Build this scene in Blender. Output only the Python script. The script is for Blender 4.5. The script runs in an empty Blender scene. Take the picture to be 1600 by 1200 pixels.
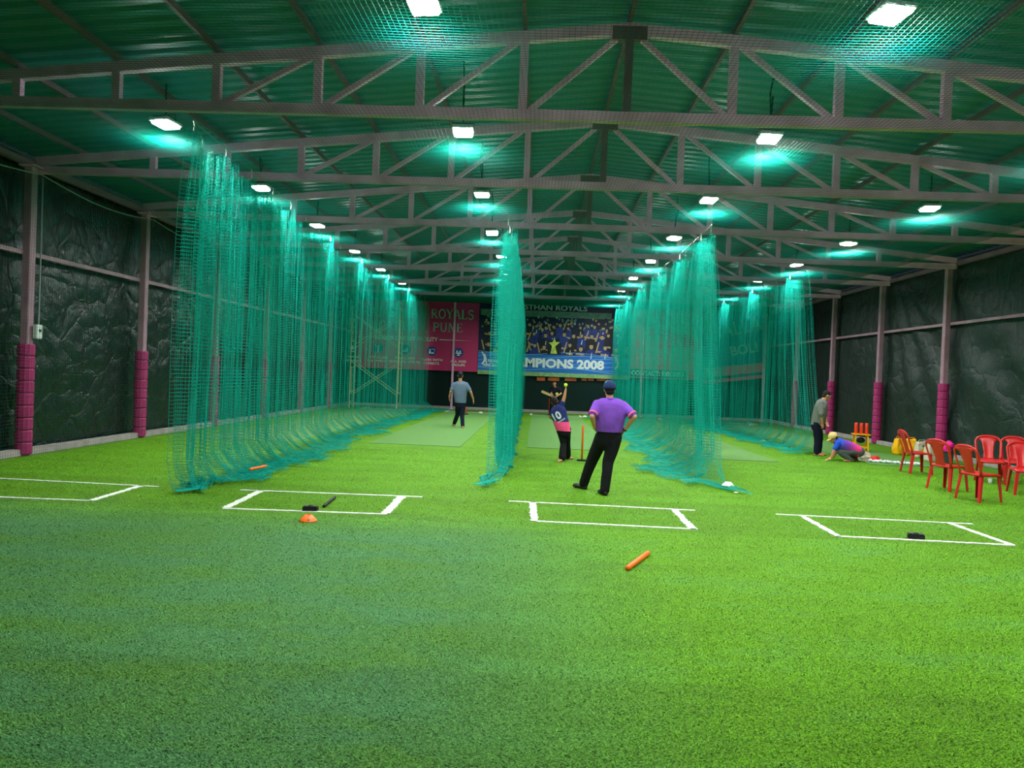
import bpy, bmesh, math, random
import numpy as np
from mathutils import Vector, Matrix, noise
from mathutils.bvhtree import BVHTree
random.seed(7)
rng = np.random.default_rng(7)
SC = bpy.context.scene
COL = SC.collection

# ------------------------------------------------------------------ camera
F = 1110.0; CAMH = 1.7; ROLL = .039
YAW = math.atan(40 / F); PITCH = -15 / F
fw = Vector((-math.sin(YAW) * math.cos(PITCH), math.cos(YAW) * math.cos(PITCH), math.sin(PITCH)))
rt = fw.cross(Vector((0, 0, 1))).normalized(); up = rt.cross(fw)
cr, sr = math.cos(ROLL), math.sin(ROLL)
r2 = cr * rt + sr * up; u2 = -sr * rt + cr * up
cd = bpy.data.cameras.new('camera'); cam = bpy.data.objects.new('camera', cd); COL.objects.link(cam)
cam.matrix_world = Matrix(((r2.x, u2.x, -fw.x, 0), (r2.y, u2.y, -fw.y, 0), (r2.z, u2.z, -fw.z, CAMH), (0, 0, 0, 1)))
cd.sensor_width = 36; cd.lens = F / 1600 * 36; cd.clip_start = .05; cd.clip_end = 200
SC.camera = cam

def ray(x, y): return fw + (x - 800) / F * r2 - (y - 600) / F * u2
def G(x, y, z=0.):
    d = ray(x, y); t = (z - CAMH) / d.z; return Vector((d.x * t, d.y * t, z))
def PY(x, y, Y):
    d = ray(x, y); t = Y / d.y; return Vector((d.x * t, Y, CAMH + d.z * t))

# ------------------------------------------------------------------ world and exposure
w = bpy.data.worlds.new('World'); SC.world = w; w.use_nodes = True
w.node_tree.nodes['Background'].inputs[0].default_value = (.02, .03, .035, 1)
w.node_tree.nodes['Background'].inputs[1].default_value = .6
SC.view_settings.view_transform = 'Standard'; SC.view_settings.look = 'None'
SC.view_settings.exposure = 0.0; SC.view_settings.gamma = 1; SC.view_settings.use_curve_mapping = False
SC.cycles.max_bounces = 6; SC.cycles.diffuse_bounces = 4; SC.cycles.glossy_bounces = 2
SC.cycles.sample_clamp_indirect = 6
LAMP = 108.0          # watts each flood lamp gives off

# ------------------------------------------------------------------ helpers
def lin(c):
    return tuple((v / 255 / 12.92 if v / 255 <= .04045 else ((v / 255 + .055) / 1.055) ** 2.4) for v in c) + (1,)
def mat(name, rgb, rough=.6, spec=.4, metal=0., emit=None, var=0., vscale=8., bump=0., bscale=30.):
    m = bpy.data.materials.new(name); m.use_nodes = True; nt = m.node_tree; p = nt.nodes['Principled BSDF']
    c = lin(rgb); p.inputs['Base Color'].default_value = c
    p.inputs['Roughness'].default_value = rough; p.inputs['Specular IOR Level'].default_value = spec
    p.inputs['Metallic'].default_value = metal
    if emit: p.inputs['Emission Color'].default_value = (*emit[0], 1); p.inputs['Emission Strength'].default_value = emit[1]
    if var or bump:
        tc = nt.nodes.new('ShaderNodeTexCoord'); n = nt.nodes.new('ShaderNodeTexNoise')
        nt.links.new(tc.outputs['Object'], n.inputs['Vector']); n.inputs['Scale'].default_value = vscale; n.inputs['Detail'].default_value = 4
        if var:
            r = nt.nodes.new('ShaderNodeValToRGB'); nt.links.new(n.outputs['Fac'], r.inputs['Fac'])
            r.color_ramp.elements[0].position = .3; r.color_ramp.elements[1].position = .7
            r.color_ramp.elements[0].color = tuple(v * (1 - var) for v in c[:3]) + (1,)
            r.color_ramp.elements[1].color = tuple(min(1, v * (1 + var)) for v in c[:3]) + (1,)
            nt.links.new(r.outputs['Color'], p.inputs['Base Color'])
        if bump:
            n2 = nt.nodes.new('ShaderNodeTexNoise'); n2.inputs['Scale'].default_value = bscale
            nt.links.new(tc.outputs['Object'], n2.inputs['Vector'])
            b = nt.nodes.new('ShaderNodeBump'); b.inputs['Strength'].default_value = bump; b.inputs['Distance'].default_value = .02
            nt.links.new(n2.outputs['Fac'], b.inputs['Height']); nt.links.new(b.outputs['Normal'], p.inputs['Normal'])
    return m
def tag(o, label=None, cat=None, group=None, kind=None):
    if label: o['label'] = label
    if cat: o['category'] = cat
    if group: o['group'] = group
    if kind: o['kind'] = kind
    return o
def empty(name, loc=(0, 0, 0), rz=0., label=None, cat=None, group=None):
    o = bpy.data.objects.new(name, None); COL.objects.link(o); o.location = loc; o.rotation_euler = (0, 0, rz); o.empty_display_size = .1
    return tag(o, label, cat, group)
def link(name, me, m=None, parent=None, smooth=False):
    o = bpy.data.objects.new(name, me); COL.objects.link(o)
    if m is not None:
        if len(me.materials): me.materials.clear()
        for k in (m if isinstance(m, (list, tuple)) else [m]): me.materials.append(k)
    if parent: o.parent = parent
    if smooth: me.polygons.foreach_set('use_smooth', [True] * len(me.polygons))
    return o
def fin(name, bm, m=None, parent=None, smooth=False, bevel=0.):
    if bevel: bmesh.ops.bevel(bm, geom=bm.edges[:], offset=bevel, segments=2, affect='EDGES', clamp_overlap=True)
    bmesh.ops.recalc_face_normals(bm, faces=bm.faces[:])
    me = bpy.data.meshes.new(name); bm.to_mesh(me); bm.free()
    return link(name, me, m, parent, smooth)
def box(bm, c, s, rot=None):
    r = bmesh.ops.create_cube(bm, size=1)['verts']
    M = Matrix.Translation(c) @ (rot.to_4x4() if rot is not None else Matrix()) @ Matrix.Diagonal((*s, 1))
    bmesh.ops.transform(bm, matrix=M, verts=r); return r
def frame_of(d, hint=Vector((0, 0, 1))):
    d = d.normalized()
    if abs(d.dot(hint)) > .98: hint = Vector((0, 1, 0))
    a = d.cross(hint).normalized(); b = a.cross(d).normalized(); return a, b
def beam(bm, a, b, w_, h_, hint=Vector((0, 0, 1))):
    a, b = Vector(a), Vector(b); x, y = frame_of(b - a, hint)
    v = [bm.verts.new(p + x * sx * w_ / 2 + y * sy * h_ / 2) for p in (a, b) for sx, sy in ((-1, -1), (1, -1), (1, 1), (-1, 1))]
    bm.faces.new(v[:4][::-1]); bm.faces.new(v[4:])
    for i in range(4): bm.faces.new((v[i], v[(i + 1) % 4], v[4 + (i + 1) % 4], v[4 + i]))
def tube(bm, pts, r, n=8, caps=True, flat=1.):
    pts = [Vector(p) for p in pts]; rs = r if isinstance(r, (list, tuple)) else [r] * len(pts)
    rings = []; pa = None
    for i, p in enumerate(pts):
        d = (pts[min(i + 1, len(pts) - 1)] - pts[max(i - 1, 0)]).normalized()
        if pa is None:
            a, b = frame_of(d); b = d.cross(a)
        else:
            a = (pa - d * pa.dot(d)).normalized(); b = d.cross(a)
        pa = a
        rings.append([bm.verts.new(p + rs[i] * (math.cos(t) * a + flat * math.sin(t) * b)) for t in [2 * math.pi * k / n for k in range(n)]])
    for A, B in zip(rings, rings[1:]):
        for k in range(n): bm.faces.new((A[k], A[(k + 1) % n], B[(k + 1) % n], B[k]))
    if caps: bm.faces.new(rings[0][::-1]); bm.faces.new(rings[-1])
def lathe(bm, prof, c=(0, 0, 0), n=20, rot=None):
    c = Vector(c); R = rot if rot is not None else Matrix.Identity(3); rings = []
    for r, z in prof:
        rings.append([bm.verts.new(c + R @ Vector((r * math.cos(2 * math.pi * k / n), r * math.sin(2 * math.pi * k / n), z))) for k in range(n)])
    for A, B in zip(rings, rings[1:]):
        for k in range(n): bm.faces.new((A[k], A[(k + 1) % n], B[(k + 1) % n], B[k]))
    bm.faces.new(rings[0][::-1]); bm.faces.new(rings[-1])
def ball(bm, c, r, sc=(1, 1, 1), rot=None, seg=16):
    v = bmesh.ops.create_uvsphere(bm, u_segments=seg, v_segments=seg // 2 + 2, radius=1)['verts']
    M = Matrix.Translation(c) @ (rot.to_4x4() if rot is not None else Matrix()) @ Matrix.Diagonal((r * sc[0], r * sc[1], r * sc[2], 1))
    bmesh.ops.transform(bm, matrix=M, verts=v)
def sq(x0, x1, y0, y1, z, bm):
    bm.faces.new([bm.verts.new(p) for p in ((x0, y0, z), (x1, y0, z), (x1, y1, z), (x0, y1, z))])

# ------------------------------------------------------------------ materials
def grass_mat(name, fine_a, fine_b, rolls=True, gain=1.):
    m = bpy.data.materials.new(name); m.use_nodes = True; nt = m.node_tree; N = nt.nodes; L = nt.links
    p = N['Principled BSDF']; p.inputs['Roughness'].default_value = .75; p.inputs['Specular IOR Level'].default_value = .25
    geo = N.new('ShaderNodeNewGeometry')
    mp = N.new('ShaderNodeMapping'); mp.inputs['Scale'].default_value = (75, 150, 80); L.new(geo.outputs['Position'], mp.inputs['Vector'])
    n1 = N.new('ShaderNodeTexNoise'); n1.inputs['Scale'].default_value = 1; n1.inputs['Detail'].default_value = 5; n1.inputs['Roughness'].default_value = .75; L.new(mp.outputs[0], n1.inputs['Vector'])
    r1 = N.new('ShaderNodeValToRGB'); r1.color_ramp.elements[0].position = .39; r1.color_ramp.elements[1].position = .61
    r1.color_ramp.elements[0].color = lin(fine_a); r1.color_ramp.elements[1].color = lin(fine_b); L.new(n1.outputs['Fac'], r1.inputs['Fac'])
    n2 = N.new('ShaderNodeTexNoise'); n2.inputs['Scale'].default_value = 1.; n2.inputs['Detail'].default_value = 6; n2.inputs['Roughness'].default_value = .65
    mp2 = N.new('ShaderNodeMapping'); mp2.inputs['Scale'].default_value = (.7, 1.9, 1); L.new(geo.outputs['Position'], mp2.inputs['Vector']); L.new(mp2.outputs[0], n2.inputs['Vector'])
    out = r1.outputs['Color']
    if rolls:
        # turf mixes to a bluer green toward the near left, with a wavy edge
        sx = N.new('ShaderNodeSeparateXYZ'); L.new(geo.outputs['Position'], sx.inputs[0])
        def ms(op, a, b):
            q = N.new('ShaderNodeMath'); q.operation = op
            for i, v in enumerate((a, b)):
                if isinstance(v, (int, float)): q.inputs[i].default_value = v
                else: L.new(v, q.inputs[i])
            return q.outputs[0]
        def mr(v, a, b, c, d):
            q = N.new('ShaderNodeMapRange'); q.inputs[1].default_value = a; q.inputs[2].default_value = b; q.inputs[3].default_value = c; q.inputs[4].default_value = d; L.new(v, q.inputs[0]); return q.outputs[0]
        wob = ms('MULTIPLY', ms('SUBTRACT', n2.outputs['Fac'], .5), 3.2)
        ym = mr(ms('ADD', sx.outputs[1], wob), 7.2, 8.4, 1, 0)
        xm = mr(ms('ADD', sx.outputs[0], wob), -.6, 1.1, 1, 0)
        f = ms('MULTIPLY', ms('MULTIPLY', ym, xm), .85)
        f = ms('ADD', f, ms('MULTIPLY', mr(n2.outputs['Fac'], .5, .7, 0, .5), mr(sx.outputs[1], 7, 11, 1, .15)))
        f = ms('MULTIPLY', f, mr(n2.outputs['Fac'], .34, .5, .6, 1))
        hs = N.new('ShaderNodeMix'); hs.data_type = 'RGBA'; hs.blend_type = 'MIX'; L.new(f, hs.inputs[0]); L.new(out, hs.inputs[6])
        r2_ = N.new('ShaderNodeValToRGB'); r2_.color_ramp.elements[0].position = .36; r2_.color_ramp.elements[1].position = .64
        r2_.color_ramp.elements[0].color = lin((14, 64, 22)); r2_.color_ramp.elements[1].color = lin((96, 160, 96)); L.new(n1.outputs['Fac'], r2_.inputs['Fac'])
        L.new(r2_.outputs['Color'], hs.inputs[7]); out = hs.outputs[2]
        # rolls two metres wide laid across the hall
        st = ms('FLOOR', ms('DIVIDE', sx.outputs[1], 2.0), 0); wn = N.new('ShaderNodeTexWhiteNoise'); wn.noise_dimensions = '1D'; L.new(st, wn.inputs['W'])
        k = mr(wn.outputs['Value'], 0, 1, .9 * gain, 1.08 * gain)
        k2 = ms('MULTIPLY', k, mr(n2.outputs['Fac'], .3, .7, .82, 1.16))
        mm = N.new('ShaderNodeMix'); mm.data_type = 'RGBA'; mm.blend_type = 'MULTIPLY'; mm.inputs[0].default_value = 1; L.new(out, mm.inputs[6])
        cmb = N.new('ShaderNodeCombineColor'); [L.new(k2, cmb.inputs[i]) for i in range(3)]; L.new(cmb.outputs[0], mm.inputs[7]); out = mm.outputs[2]
    L.new(out, p.inputs['Base Color'])
    b = N.new('ShaderNodeBump'); b.inputs['Strength'].default_value = .8; b.inputs['Distance'].default_value = .012
    L.new(n1.outputs['Fac'], b.inputs['Height']); L.new(b.outputs['Normal'], p.inputs['Normal'])
    return m
def tarp_mat(name, rgb, rough, strength):
    m = bpy.data.materials.new(name); m.use_nodes = True; nt = m.node_tree; N = nt.nodes; L = nt.links
    p = N['Principled BSDF']; p.inputs['Base Color'].default_value = lin(rgb); p.inputs['Roughness'].default_value = rough; p.inputs['Specular IOR Level'].default_value = .6
    geo = N.new('ShaderNodeNewGeometry')
    n0 = N.new('ShaderNodeTexNoise'); n0.inputs['Scale'].default_value = 1.1; n0.inputs['Detail'].default_value = 2; L.new(geo.outputs['Position'], n0.inputs['Vector'])
    mx = N.new('ShaderNodeVectorMath'); mx.operation = 'MULTIPLY_ADD'; L.new(n0.outputs['Color'], mx.inputs[0]); mx.inputs[1].default_value = (.9, .9, .9); L.new(geo.outputs['Position'], mx.inputs[2])
    v = N.new('ShaderNodeTexVoronoi'); v.feature = 'DISTANCE_TO_EDGE'; v.inputs['Scale'].default_value = 1.5; L.new(mx.outputs[0], v.inputs['Vector'])
    n = N.new('ShaderNodeTexNoise'); n.inputs['Scale'].default_value = 3.2; n.inputs['Detail'].default_value = 5; n.inputs['Roughness'].default_value = .6; n.inputs['Distortion'].default_value = 1.2; L.new(geo.outputs['Position'], n.inputs['Vector'])
    pw = N.new('ShaderNodeMath'); pw.operation = 'POWER'; L.new(v.outputs['Distance'], pw.inputs[0]); pw.inputs[1].default_value = .45
    ad = N.new('ShaderNodeMath'); ad.operation = 'ADD'; L.new(pw.outputs[0], ad.inputs[0]); L.new(n.outputs['Fac'], ad.inputs[1])
    b = N.new('ShaderNodeBump'); b.inputs['Strength'].default_value = strength; b.inputs['Distance'].default_value = .09
    L.new(ad.outputs[0], b.inputs['Height']); L.new(b.outputs['Normal'], p.inputs['Normal'])
    return m
def split_mat(name, axis, stops):      # printed sports fabric whose dye changes along one axis of the garment
    m = bpy.data.materials.new(name); m.use_nodes = True; nt = m.node_tree; N = nt.nodes; L = nt.links
    p = N['Principled BSDF']; p.inputs['Roughness'].default_value = .8; p.inputs['Specular IOR Level'].default_value = .2
    tc = N.new('ShaderNodeTexCoord'); d = N.new('ShaderNodeVectorMath'); d.operation = 'DOT_PRODUCT'; d.inputs[1].default_value = axis; L.new(tc.outputs['Object'], d.inputs[0])
    r = N.new('ShaderNodeValToRGB'); L.new(d.outputs['Value'], r.inputs['Fac'])
    while len(r.color_ramp.elements) < len(stops): r.color_ramp.elements.new(.5)
    for e, (s, c) in zip(r.color_ramp.elements, stops): e.position = s; e.color = lin(c)
    L.new(r.outputs['Color'], p.inputs['Base Color']); return m

M = dict(
    grass=grass_mat('turf', (10, 66, 2), (124, 190, 18)),
    fibre=grass_mat('turf_fibre', (14, 76, 2), (128, 196, 20), True, 1.5),
    pitch=grass_mat('pitch_turf', (80, 130, 60), (112, 162, 84), False),
    white=mat('white_tape', (232, 240, 232), .7, bump=.5, bscale=60, var=.08, vscale=25),
    steel=mat('mauve_paint', (240, 182, 220), .5, .4, var=.22, vscale=2.5),
    postp=mat('dull_mauve_paint', (170, 132, 150), .5, .4, var=.2, vscale=2.5),
    purlin=mat('purlin_paint', (112, 86, 98), .55, var=.25, vscale=2),
    roof=mat('green_roof_sheet', (54, 128, 138), .38, .5, var=.12, vscale=.7, bump=.35, bscale=3.5),
    tarpL=tarp_mat('glossy_dark_green_tarpaulin', (7, 25, 21), .3, .42),
    tarpR=tarp_mat('dull_dark_green_tarpaulin', (12, 36, 30), .5, .4),
    tarpB=mat('black_green_cloth', (14, 40, 38), .8, .2),
    pad=mat('magenta_foam_pad', (168, 46, 108), .55, .3, var=.12, vscale=6),
    kerb=mat('pale_kerb', (170, 160, 160), .7, var=.2, vscale=5),
    net=mat('teal_net_twine', (4, 202, 184), .6, .25),
    cnet=mat('dark_green_net_twine', (0, 155, 140), .6, .25),
    wnet=mat('dull_green_net_twine', (20, 92, 74), .7, .2),
    lamp=mat('lamp_glow', (255, 255, 255), .5, emit=((1., 1., .97), 120.0)),
    house=mat('lamp_housing', (190, 194, 192), .4, .5),
    black=mat('black_rubber', (16, 17, 18), .5, .4),
    cable=mat('black_cable', (14, 20, 18), .6),
    wire=mat('pale_wire', (150, 160, 160), .4, .5, metal=.4),
    hook=mat('white_hook', (220, 235, 230), .4),
    orange=mat('orange_plastic', (255, 112, 8), .4, .5),
    redp=mat('red_plastic', (206, 42, 44), .28, .5),
    redst=mat('red_orange_plastic', (240, 62, 34), .4, .5),
    yellow=mat('yellow_plastic', (250, 186, 18), .45, .4, bump=.3, bscale=14),
    magenta=mat('bright_pink_fabric', (230, 20, 140), .7, var=.15, vscale=9),
    cream=mat('cream_canvas', (205, 198, 176), .8, bump=.5, bscale=16, var=.12, vscale=7),
    scaf=mat('beige_scaffold_paint', (190, 190, 140), .5, .4),
    skin=mat('brown_skin', (150, 100, 74), .55, .3), skinp=mat('light_brown_skin', (196, 140, 104), .55, .3),
    hair=mat('black_hair', (18, 15, 14), .7, .3, bump=.5, bscale=90),
    blacktr=mat('black_trouser_cloth', (22, 24, 28), .85, .15, bump=.25, bscale=18),
    navytr=mat('dark_navy_denim', (20, 26, 44), .85, .15, bump=.3, bscale=20),
    greytr=mat('grey_trouser_cloth', (92, 96, 100), .85, .15, bump=.3, bscale=20),
    purple=mat('purple_polyester', (124, 72, 190), .75, .2, bump=.3, bscale=14, var=.1, vscale=10),
    coral=mat('coral_pink_trim', (250, 110, 140), .75, .2),
    bluetee=mat('grey_blue_jersey', (98, 116, 140), .85, .15, bump=.35, bscale=15),
    greysh=mat('grey_check_shirt', (112, 118, 112), .85, .15, bump=.3, bscale=16, var=.2, vscale=40),
    blacktee=mat('black_jersey', (22, 24, 32), .85, .15),
    capnavy=mat('navy_cap_cloth', (34, 52, 96), .8, .2), capteal=mat('light_blue_panel', (70, 160, 200), .8, .2),
    tan=mat('tan_cap_cloth', (220, 190, 120), .8, .2),
    ballm=mat('yellow_tennis_felt', (225, 255, 20), .8, .2, emit=None),
    wood=mat('pale_willow', (215, 180, 125), .5, .3),
    redgrip=mat('red_cap_cloth', (200, 30, 24), .6),
    pink=mat('magenta_banner_print', (206, 46, 112), .5, .35), blueb=mat('blue_banner_print', (36, 110, 196), .5, .3),
    navy=mat('navy_banner_print', (16, 28, 66), .5, .3), whitep=mat('white_print', (226, 236, 236), .5, .3),
    silverp=mat('grey_green_print', (150, 190, 180), .5, .3), royal=mat('royal_blue_print', (28, 60, 150), .5, .3),
    stand=mat('pale_green_print', (96, 130, 124), .6, var=.3, vscale=5), skinprint=mat('skin_tone_print', (178, 150, 104), .6),
    hairp=mat('black_print', (14, 18, 30), .6), grassp=mat('pale_grass_print', (130, 176, 120), .6, var=.25, vscale=9),
    bluesh=mat('player_blue_print', (26, 48, 124), .6, var=.3, vscale=6), goldp=mat('trophy_gold_print', (190, 210, 90), .5, var=.3, vscale=6),
    light_blue=mat('sky_blue_print', (120, 190, 240), .5), hallab=mat('deep_blue_print', (10, 62, 130), .5), orangeboard=mat('orange_brown_board', (190, 92, 40), .6, var=.4, vscale=3),
    grey=mat('dark_grey_plastic', (70, 74, 78), .5), boxw=mat('white_switch_box', (215, 225, 222), .4),
)
for k_, f_ in (('net', .35), ('cnet', .6)):      # twine lets some light through
    nt = M[k_].node_tree; p = nt.nodes['Principled BSDF']; tr = nt.nodes.new('ShaderNodeBsdfTranslucent'); tr.inputs[0].default_value = p.inputs['Base Color'].default_value
    mx = nt.nodes.new('ShaderNodeMixShader'); mx.inputs[0].default_value = f_
    nt.links.new(p.outputs[0], mx.inputs[1]); nt.links.new(tr.outputs[0], mx.inputs[2]); nt.links.new(mx.outputs[0], nt.nodes['Material Output'].inputs[0])
XL, XR, YB, YF = -8.75, 10.55, 32.75, -2.5
XC = .95; ZE = 4.9; ZP = 5.95

# ------------------------------------------------------------------ setting
bm = bmesh.new(); sq(XL - .1, XR + .1, YF - .1, YB + .1, 0, bm); tag(fin('floor', bm, M['grass']), kind='structure')
def tarp_wall(name, x, m, fan=False):
    ny, nz = 260, 60; V = []; Fc = []; rs = np.random.default_rng(3 if fan else 5)
    for j in range(nz + 1):
        for i in range(ny + 1):
            y = YF + (YB - YF) * i / ny; z = 5.1 * j / nz
            o = .05 * noise.noise(Vector((y * .7, z * .9, 3 if fan else 8))) + .02 * noise.noise(Vector((y * 2.3, z * 2.1, 1)))
            if fan:
                dy = 22.2 - y; dz = 5.6 - z
                th = math.atan2(dy, dz); r = math.hypot(dy, dz)
                if dy > 0: o += .05 * min(1, r / 2) * math.sin(th * 26 + 2 * noise.noise(Vector((y * .3, z * .3, 2)))) * math.exp(-((th - .75) / .5) ** 2)
            V.append((x + o, y, z))
    for j in range(nz):
        for i in range(ny):
            a = j * (ny + 1) + i; Fc.append((a, a + 1, a + ny + 2, a + ny + 1))
    me = bpy.data.meshes.new(name); me.from_pydata(V, [], Fc); return tag(link(name, me, m, smooth=True), kind='structure')
tarp_wall('wall_left', XL - .12, M['tarpL']); tarp_wall('wall_right', XR + .1, M['tarpR'], True)
for nm, y, m in (('wall_back', YB, M['tarpB']), ('wall_front', YF, M['tarpR'])):
    bm = bmesh.new(); box(bm, (XC - .05, y + (.05 if y > 0 else -.05), 2.9), (XR - XL + .5, .1, 6.6)); tag(fin(nm, bm, m), kind='structure')
# roof of ribbed sheets, two slopes
for side, xe in ((-1, XL - .3), (1, XR + .3)):
    V = []; Fc = []; y = YF - .1; k = 0; zr = ZP + .2; ze = ZE + .32
    prof = [(0, 0), (.13, 0), (.16, .035), (.20, .035), (.23, 0)]
    ys = []
    while y < YB + .2:
        for dy, dz in prof[:-1]: ys.append((y + dy, dz))
        y += .25
    nx = 12
    for (yy, dz) in ys:
        for i in range(nx + 1):
            t = i / nx; V.append((XC + (xe - XC) * t, yy, zr + (ze - zr) * t + dz + .012 * noise.noise(Vector((t * 9, yy * 1.3, side)))))
    for j in range(len(ys) - 1):
        for i in range(nx):
            a = j * (nx + 1) + i; Fc.append((a, a + 1, a + nx + 2, a + nx + 1))
    me = bpy.data.meshes.new('ceiling'); me.from_pydata(V, [], Fc); tag(link('ceiling', me, M['roof']), kind='structure')
for nm, c, s in (('baseboard_left', (XL + .06, (YB + YF) / 2, .06), (.16, YB - YF, .12)), ('baseboard_right', (XR - .06, (YB + YF) / 2, .06), (.16, YB - YF, .12)),
                 ('baseboard_back', (XC - .05, YB - .08, .06), (XR - XL - .3, .14, .12))):
    bm = bmesh.new(); box(bm, c, s); tag(fin(nm, bm, M['kerb'], bevel=.01), kind='structure')

# loose fibres of the turf pile nearest the camera
def blades():
    n = 620000; yy_ = 2.6 + 16 * rng.random(n) ** 1.9; xx_ = (rng.random(n) * 2 - 1) * (.78 * yy_ + .3) - .03 * yy_
    a = rng.normal(0, .9, n) + (rng.random(n) < .5) * math.pi; L_ = rng.uniform(.012, .026, n); wd = rng.uniform(.0012, .0024, n) * (1 + .1 * yy_); h = rng.uniform(.006, .014, n)
    dx, dy = np.cos(a), np.sin(a); V = np.zeros((n, 3, 3), np.float32)
    V[:, 0] = np.stack([xx_ - dy * wd, yy_ + dx * wd, np.zeros(n)], 1); V[:, 1] = np.stack([xx_ + dy * wd, yy_ - dx * wd, np.zeros(n)], 1); V[:, 2] = np.stack([xx_ + dx * L_, yy_ + dy * L_, h], 1)
    ok = ~((yy_ > 15.4) & (((xx_ > -8) & (xx_ < -5)) | ((xx_ > -4.1) & (xx_ < -1.5)) | ((xx_ > -.4) & (xx_ < 2.1)) | ((xx_ > 3.2) & (xx_ < 5.6)) | (xx_ > 7.3))) & (np.abs(xx_ - XC) < 9.4); V = V[ok]; n = len(V)
    me = bpy.data.meshes.new('turf_fibres'); me.vertices.add(n * 3); me.vertices.foreach_set('co', V.ravel()); me.loops.add(n * 3); me.loops.foreach_set('vertex_index', np.arange(n * 3, dtype=np.int32))
    me.polygons.add(n); me.polygons.foreach_set('loop_start', np.arange(0, n * 3, 3, dtype=np.int32)); me.update(calc_edges=True)
    tag(link('turf_grass', me, M['fibre']), 'short green artificial grass pile of the near turf', 'grass', kind='stuff')
blades()

# posts, with foam pads round the foot
PY_ = [8.2, 11.7, 15.2, 18.7, 22.2, 25.7, 29.2]
ORD = ['first', 'second', 'third', 'fourth', 'fifth', 'sixth', 'seventh', 'eighth', 'ninth', 'tenth', 'eleventh']
def post(x, y, side, k, s):
    t = empty('wall_post', (x, y, 0), 0, f'mauve steel post with magenta foot pad on the {side} wall, {ORD[k]} counted from the camera', 'post', f'padded posts along the {side} wall')
    bm = bmesh.new(); box(bm, (0, 0, 2.45), (.13, .15, 4.9)); fin('shaft', bm, M['postp'], t, bevel=.008)
    bm = bmesh.new()
    for i in range(9):
        z0 = .03 + i * .208; lathe(bm, [(.118, z0), (.13, z0 + .02), (.13, z0 + .18), (.118, z0 + .2)], (0, 0, 0), 12)
    fin('foam_pad', bm, M['pad'], t, smooth=False)
    bm = bmesh.new(); box(bm, (0, 0, 4.88), (.26, .26, .03)); fin('cap_plate', bm, M['steel'], t)
    return t
for k, y in enumerate(PY_[1:]): post(XL + .1, y, 'left', k, -1)
for k, y in enumerate(PY_[2:]): post(XR - .1, y, 'right', k, 1)
for k, (px, lab) in enumerate(((705, 'thin pale mauve post in front of the magenta academy banner on the back wall'), (1000, 'thin pale post on the back wall left of the contact number banner'), (1197, 'thin mauve post in the far right corner of the hall'))):
    q = PY(px, 640, YB - .22); x = q.x if k < 2 else XR - .35
    t = empty('back_post', (x, YB - .22, 0), 0, lab, 'post')
    bm = bmesh.new(); box(bm, (0, 0, 2.45), (.09, .08, 4.9)); fin('shaft', bm, M['steel'], t)
    bm = bmesh.new(); box(bm, (0, 0, .015), (.2, .14, .03)); fin('foot_plate', bm, M['steel'], t)
for side, x in (('left', XL + .03), ('right', XR - .03)):
    bm = bmesh.new(); beam(bm, (x, YF, 3.43), (x, YB, 3.43), .05, .07); tag(fin('wall_rail', bm, M['postp']), f'long horizontal mauve rail two thirds up the {side} wall', 'rail')
    bm = bmesh.new(); beam(bm, (x, YF, 4.95), (x, YB, 4.95), .08, .12); tag(fin('eaves_beam', bm, M['purlin']), f'horizontal steel beam along the top of the {side} wall', 'beam')
bm = bmesh.new()
pts = [(XL + .28, y, 4.75 - .14 * math.sin(math.pi * ((y - 8.2) % 3.5) / 3.5)) for y in np.arange(8.2, 29.3, .25)]
tube(bm, pts, .012, 6); tag(fin('hanging_rope', bm, M['wire']), 'thin pale rope sagging from post to post along the top of the left wall', 'rope')
t = empty('switch_box', (XL + .2, 11.72, 1.98), 0, 'white switch box with conduit on the nearest post of the left wall', 'switch box')
bm = bmesh.new(); box(bm, (.03, .06, .13), (.08, .14, .24)); fin('enclosure', bm, M['boxw'], t, bevel=.01)
bm = bmesh.new(); tube(bm, [(.0, .12, .25), (.0, .12, 2.75)], .014, 6); fin('conduit', bm, M['wire'], t)
bm = bmesh.new(); box(bm, (.075, .06, .15), (.012, .05, .05)); fin('switch', bm, M['grey'], t)

# roof trusses and purlins
TY = [5.35, 8.75, 11.9, 15.2, 18.5, 21.9, 25.4, 28.9]
SP = 1.27
def ztop(x):
    return ZP - (ZP - ZE - .12) * abs(x - XC) / ((XC - XL) if x < XC else (XR - XC))
truss0 = None
def make_truss(y):
    t = empty('roof_truss', (0, y, 0)); Z0 = 4.88
    bm = bmesh.new(); beam(bm, (XL + .05, 0, Z0), (XR - .05, 0, Z0), .09, .125); fin('bottom_chord', bm, M['steel'], t)
    for xe in (XL + .05, XR - .05):
        bm = bmesh.new(); beam(bm, (XC, 0, ZP), (xe, 0, ztop(xe)), .1, .13); fin('top_chord', bm, M['steel'], t)
    bm = bmesh.new(); box(bm, (XC, 0, ZP - .06), (.42, .115, .16)); fin('ridge_plate', bm, M['purlin'], t)
    for k in range(-7, 8):
        x = XC + SP * k
        if x < XL + .3 or x > XR - .3: continue
        zt = ztop(x)
        if zt - Z0 > .22:
            bm = bmesh.new(); beam(bm, (x, 0, Z0 + .05), (x, 0, zt - .05), .1, .08, Vector((0, 1, 0))); fin('vertical_strut', bm, M['purlin'] if k == 0 else M['steel'], t)
        if k != 0 and zt - Z0 > .25 and -5 < k < 6:
            s = 1 if k < 0 else -1; xb = x + s * .09; xt = x + s * (SP - .1)
            bm = bmesh.new(); beam(bm, (xb, 0, Z0 + .06), (xt, 0, ztop(xt) - .06), .06, .06, Vector((0, 1, 0))); fin('diagonal_brace', bm, M['steel'], t)
    return t
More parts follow.
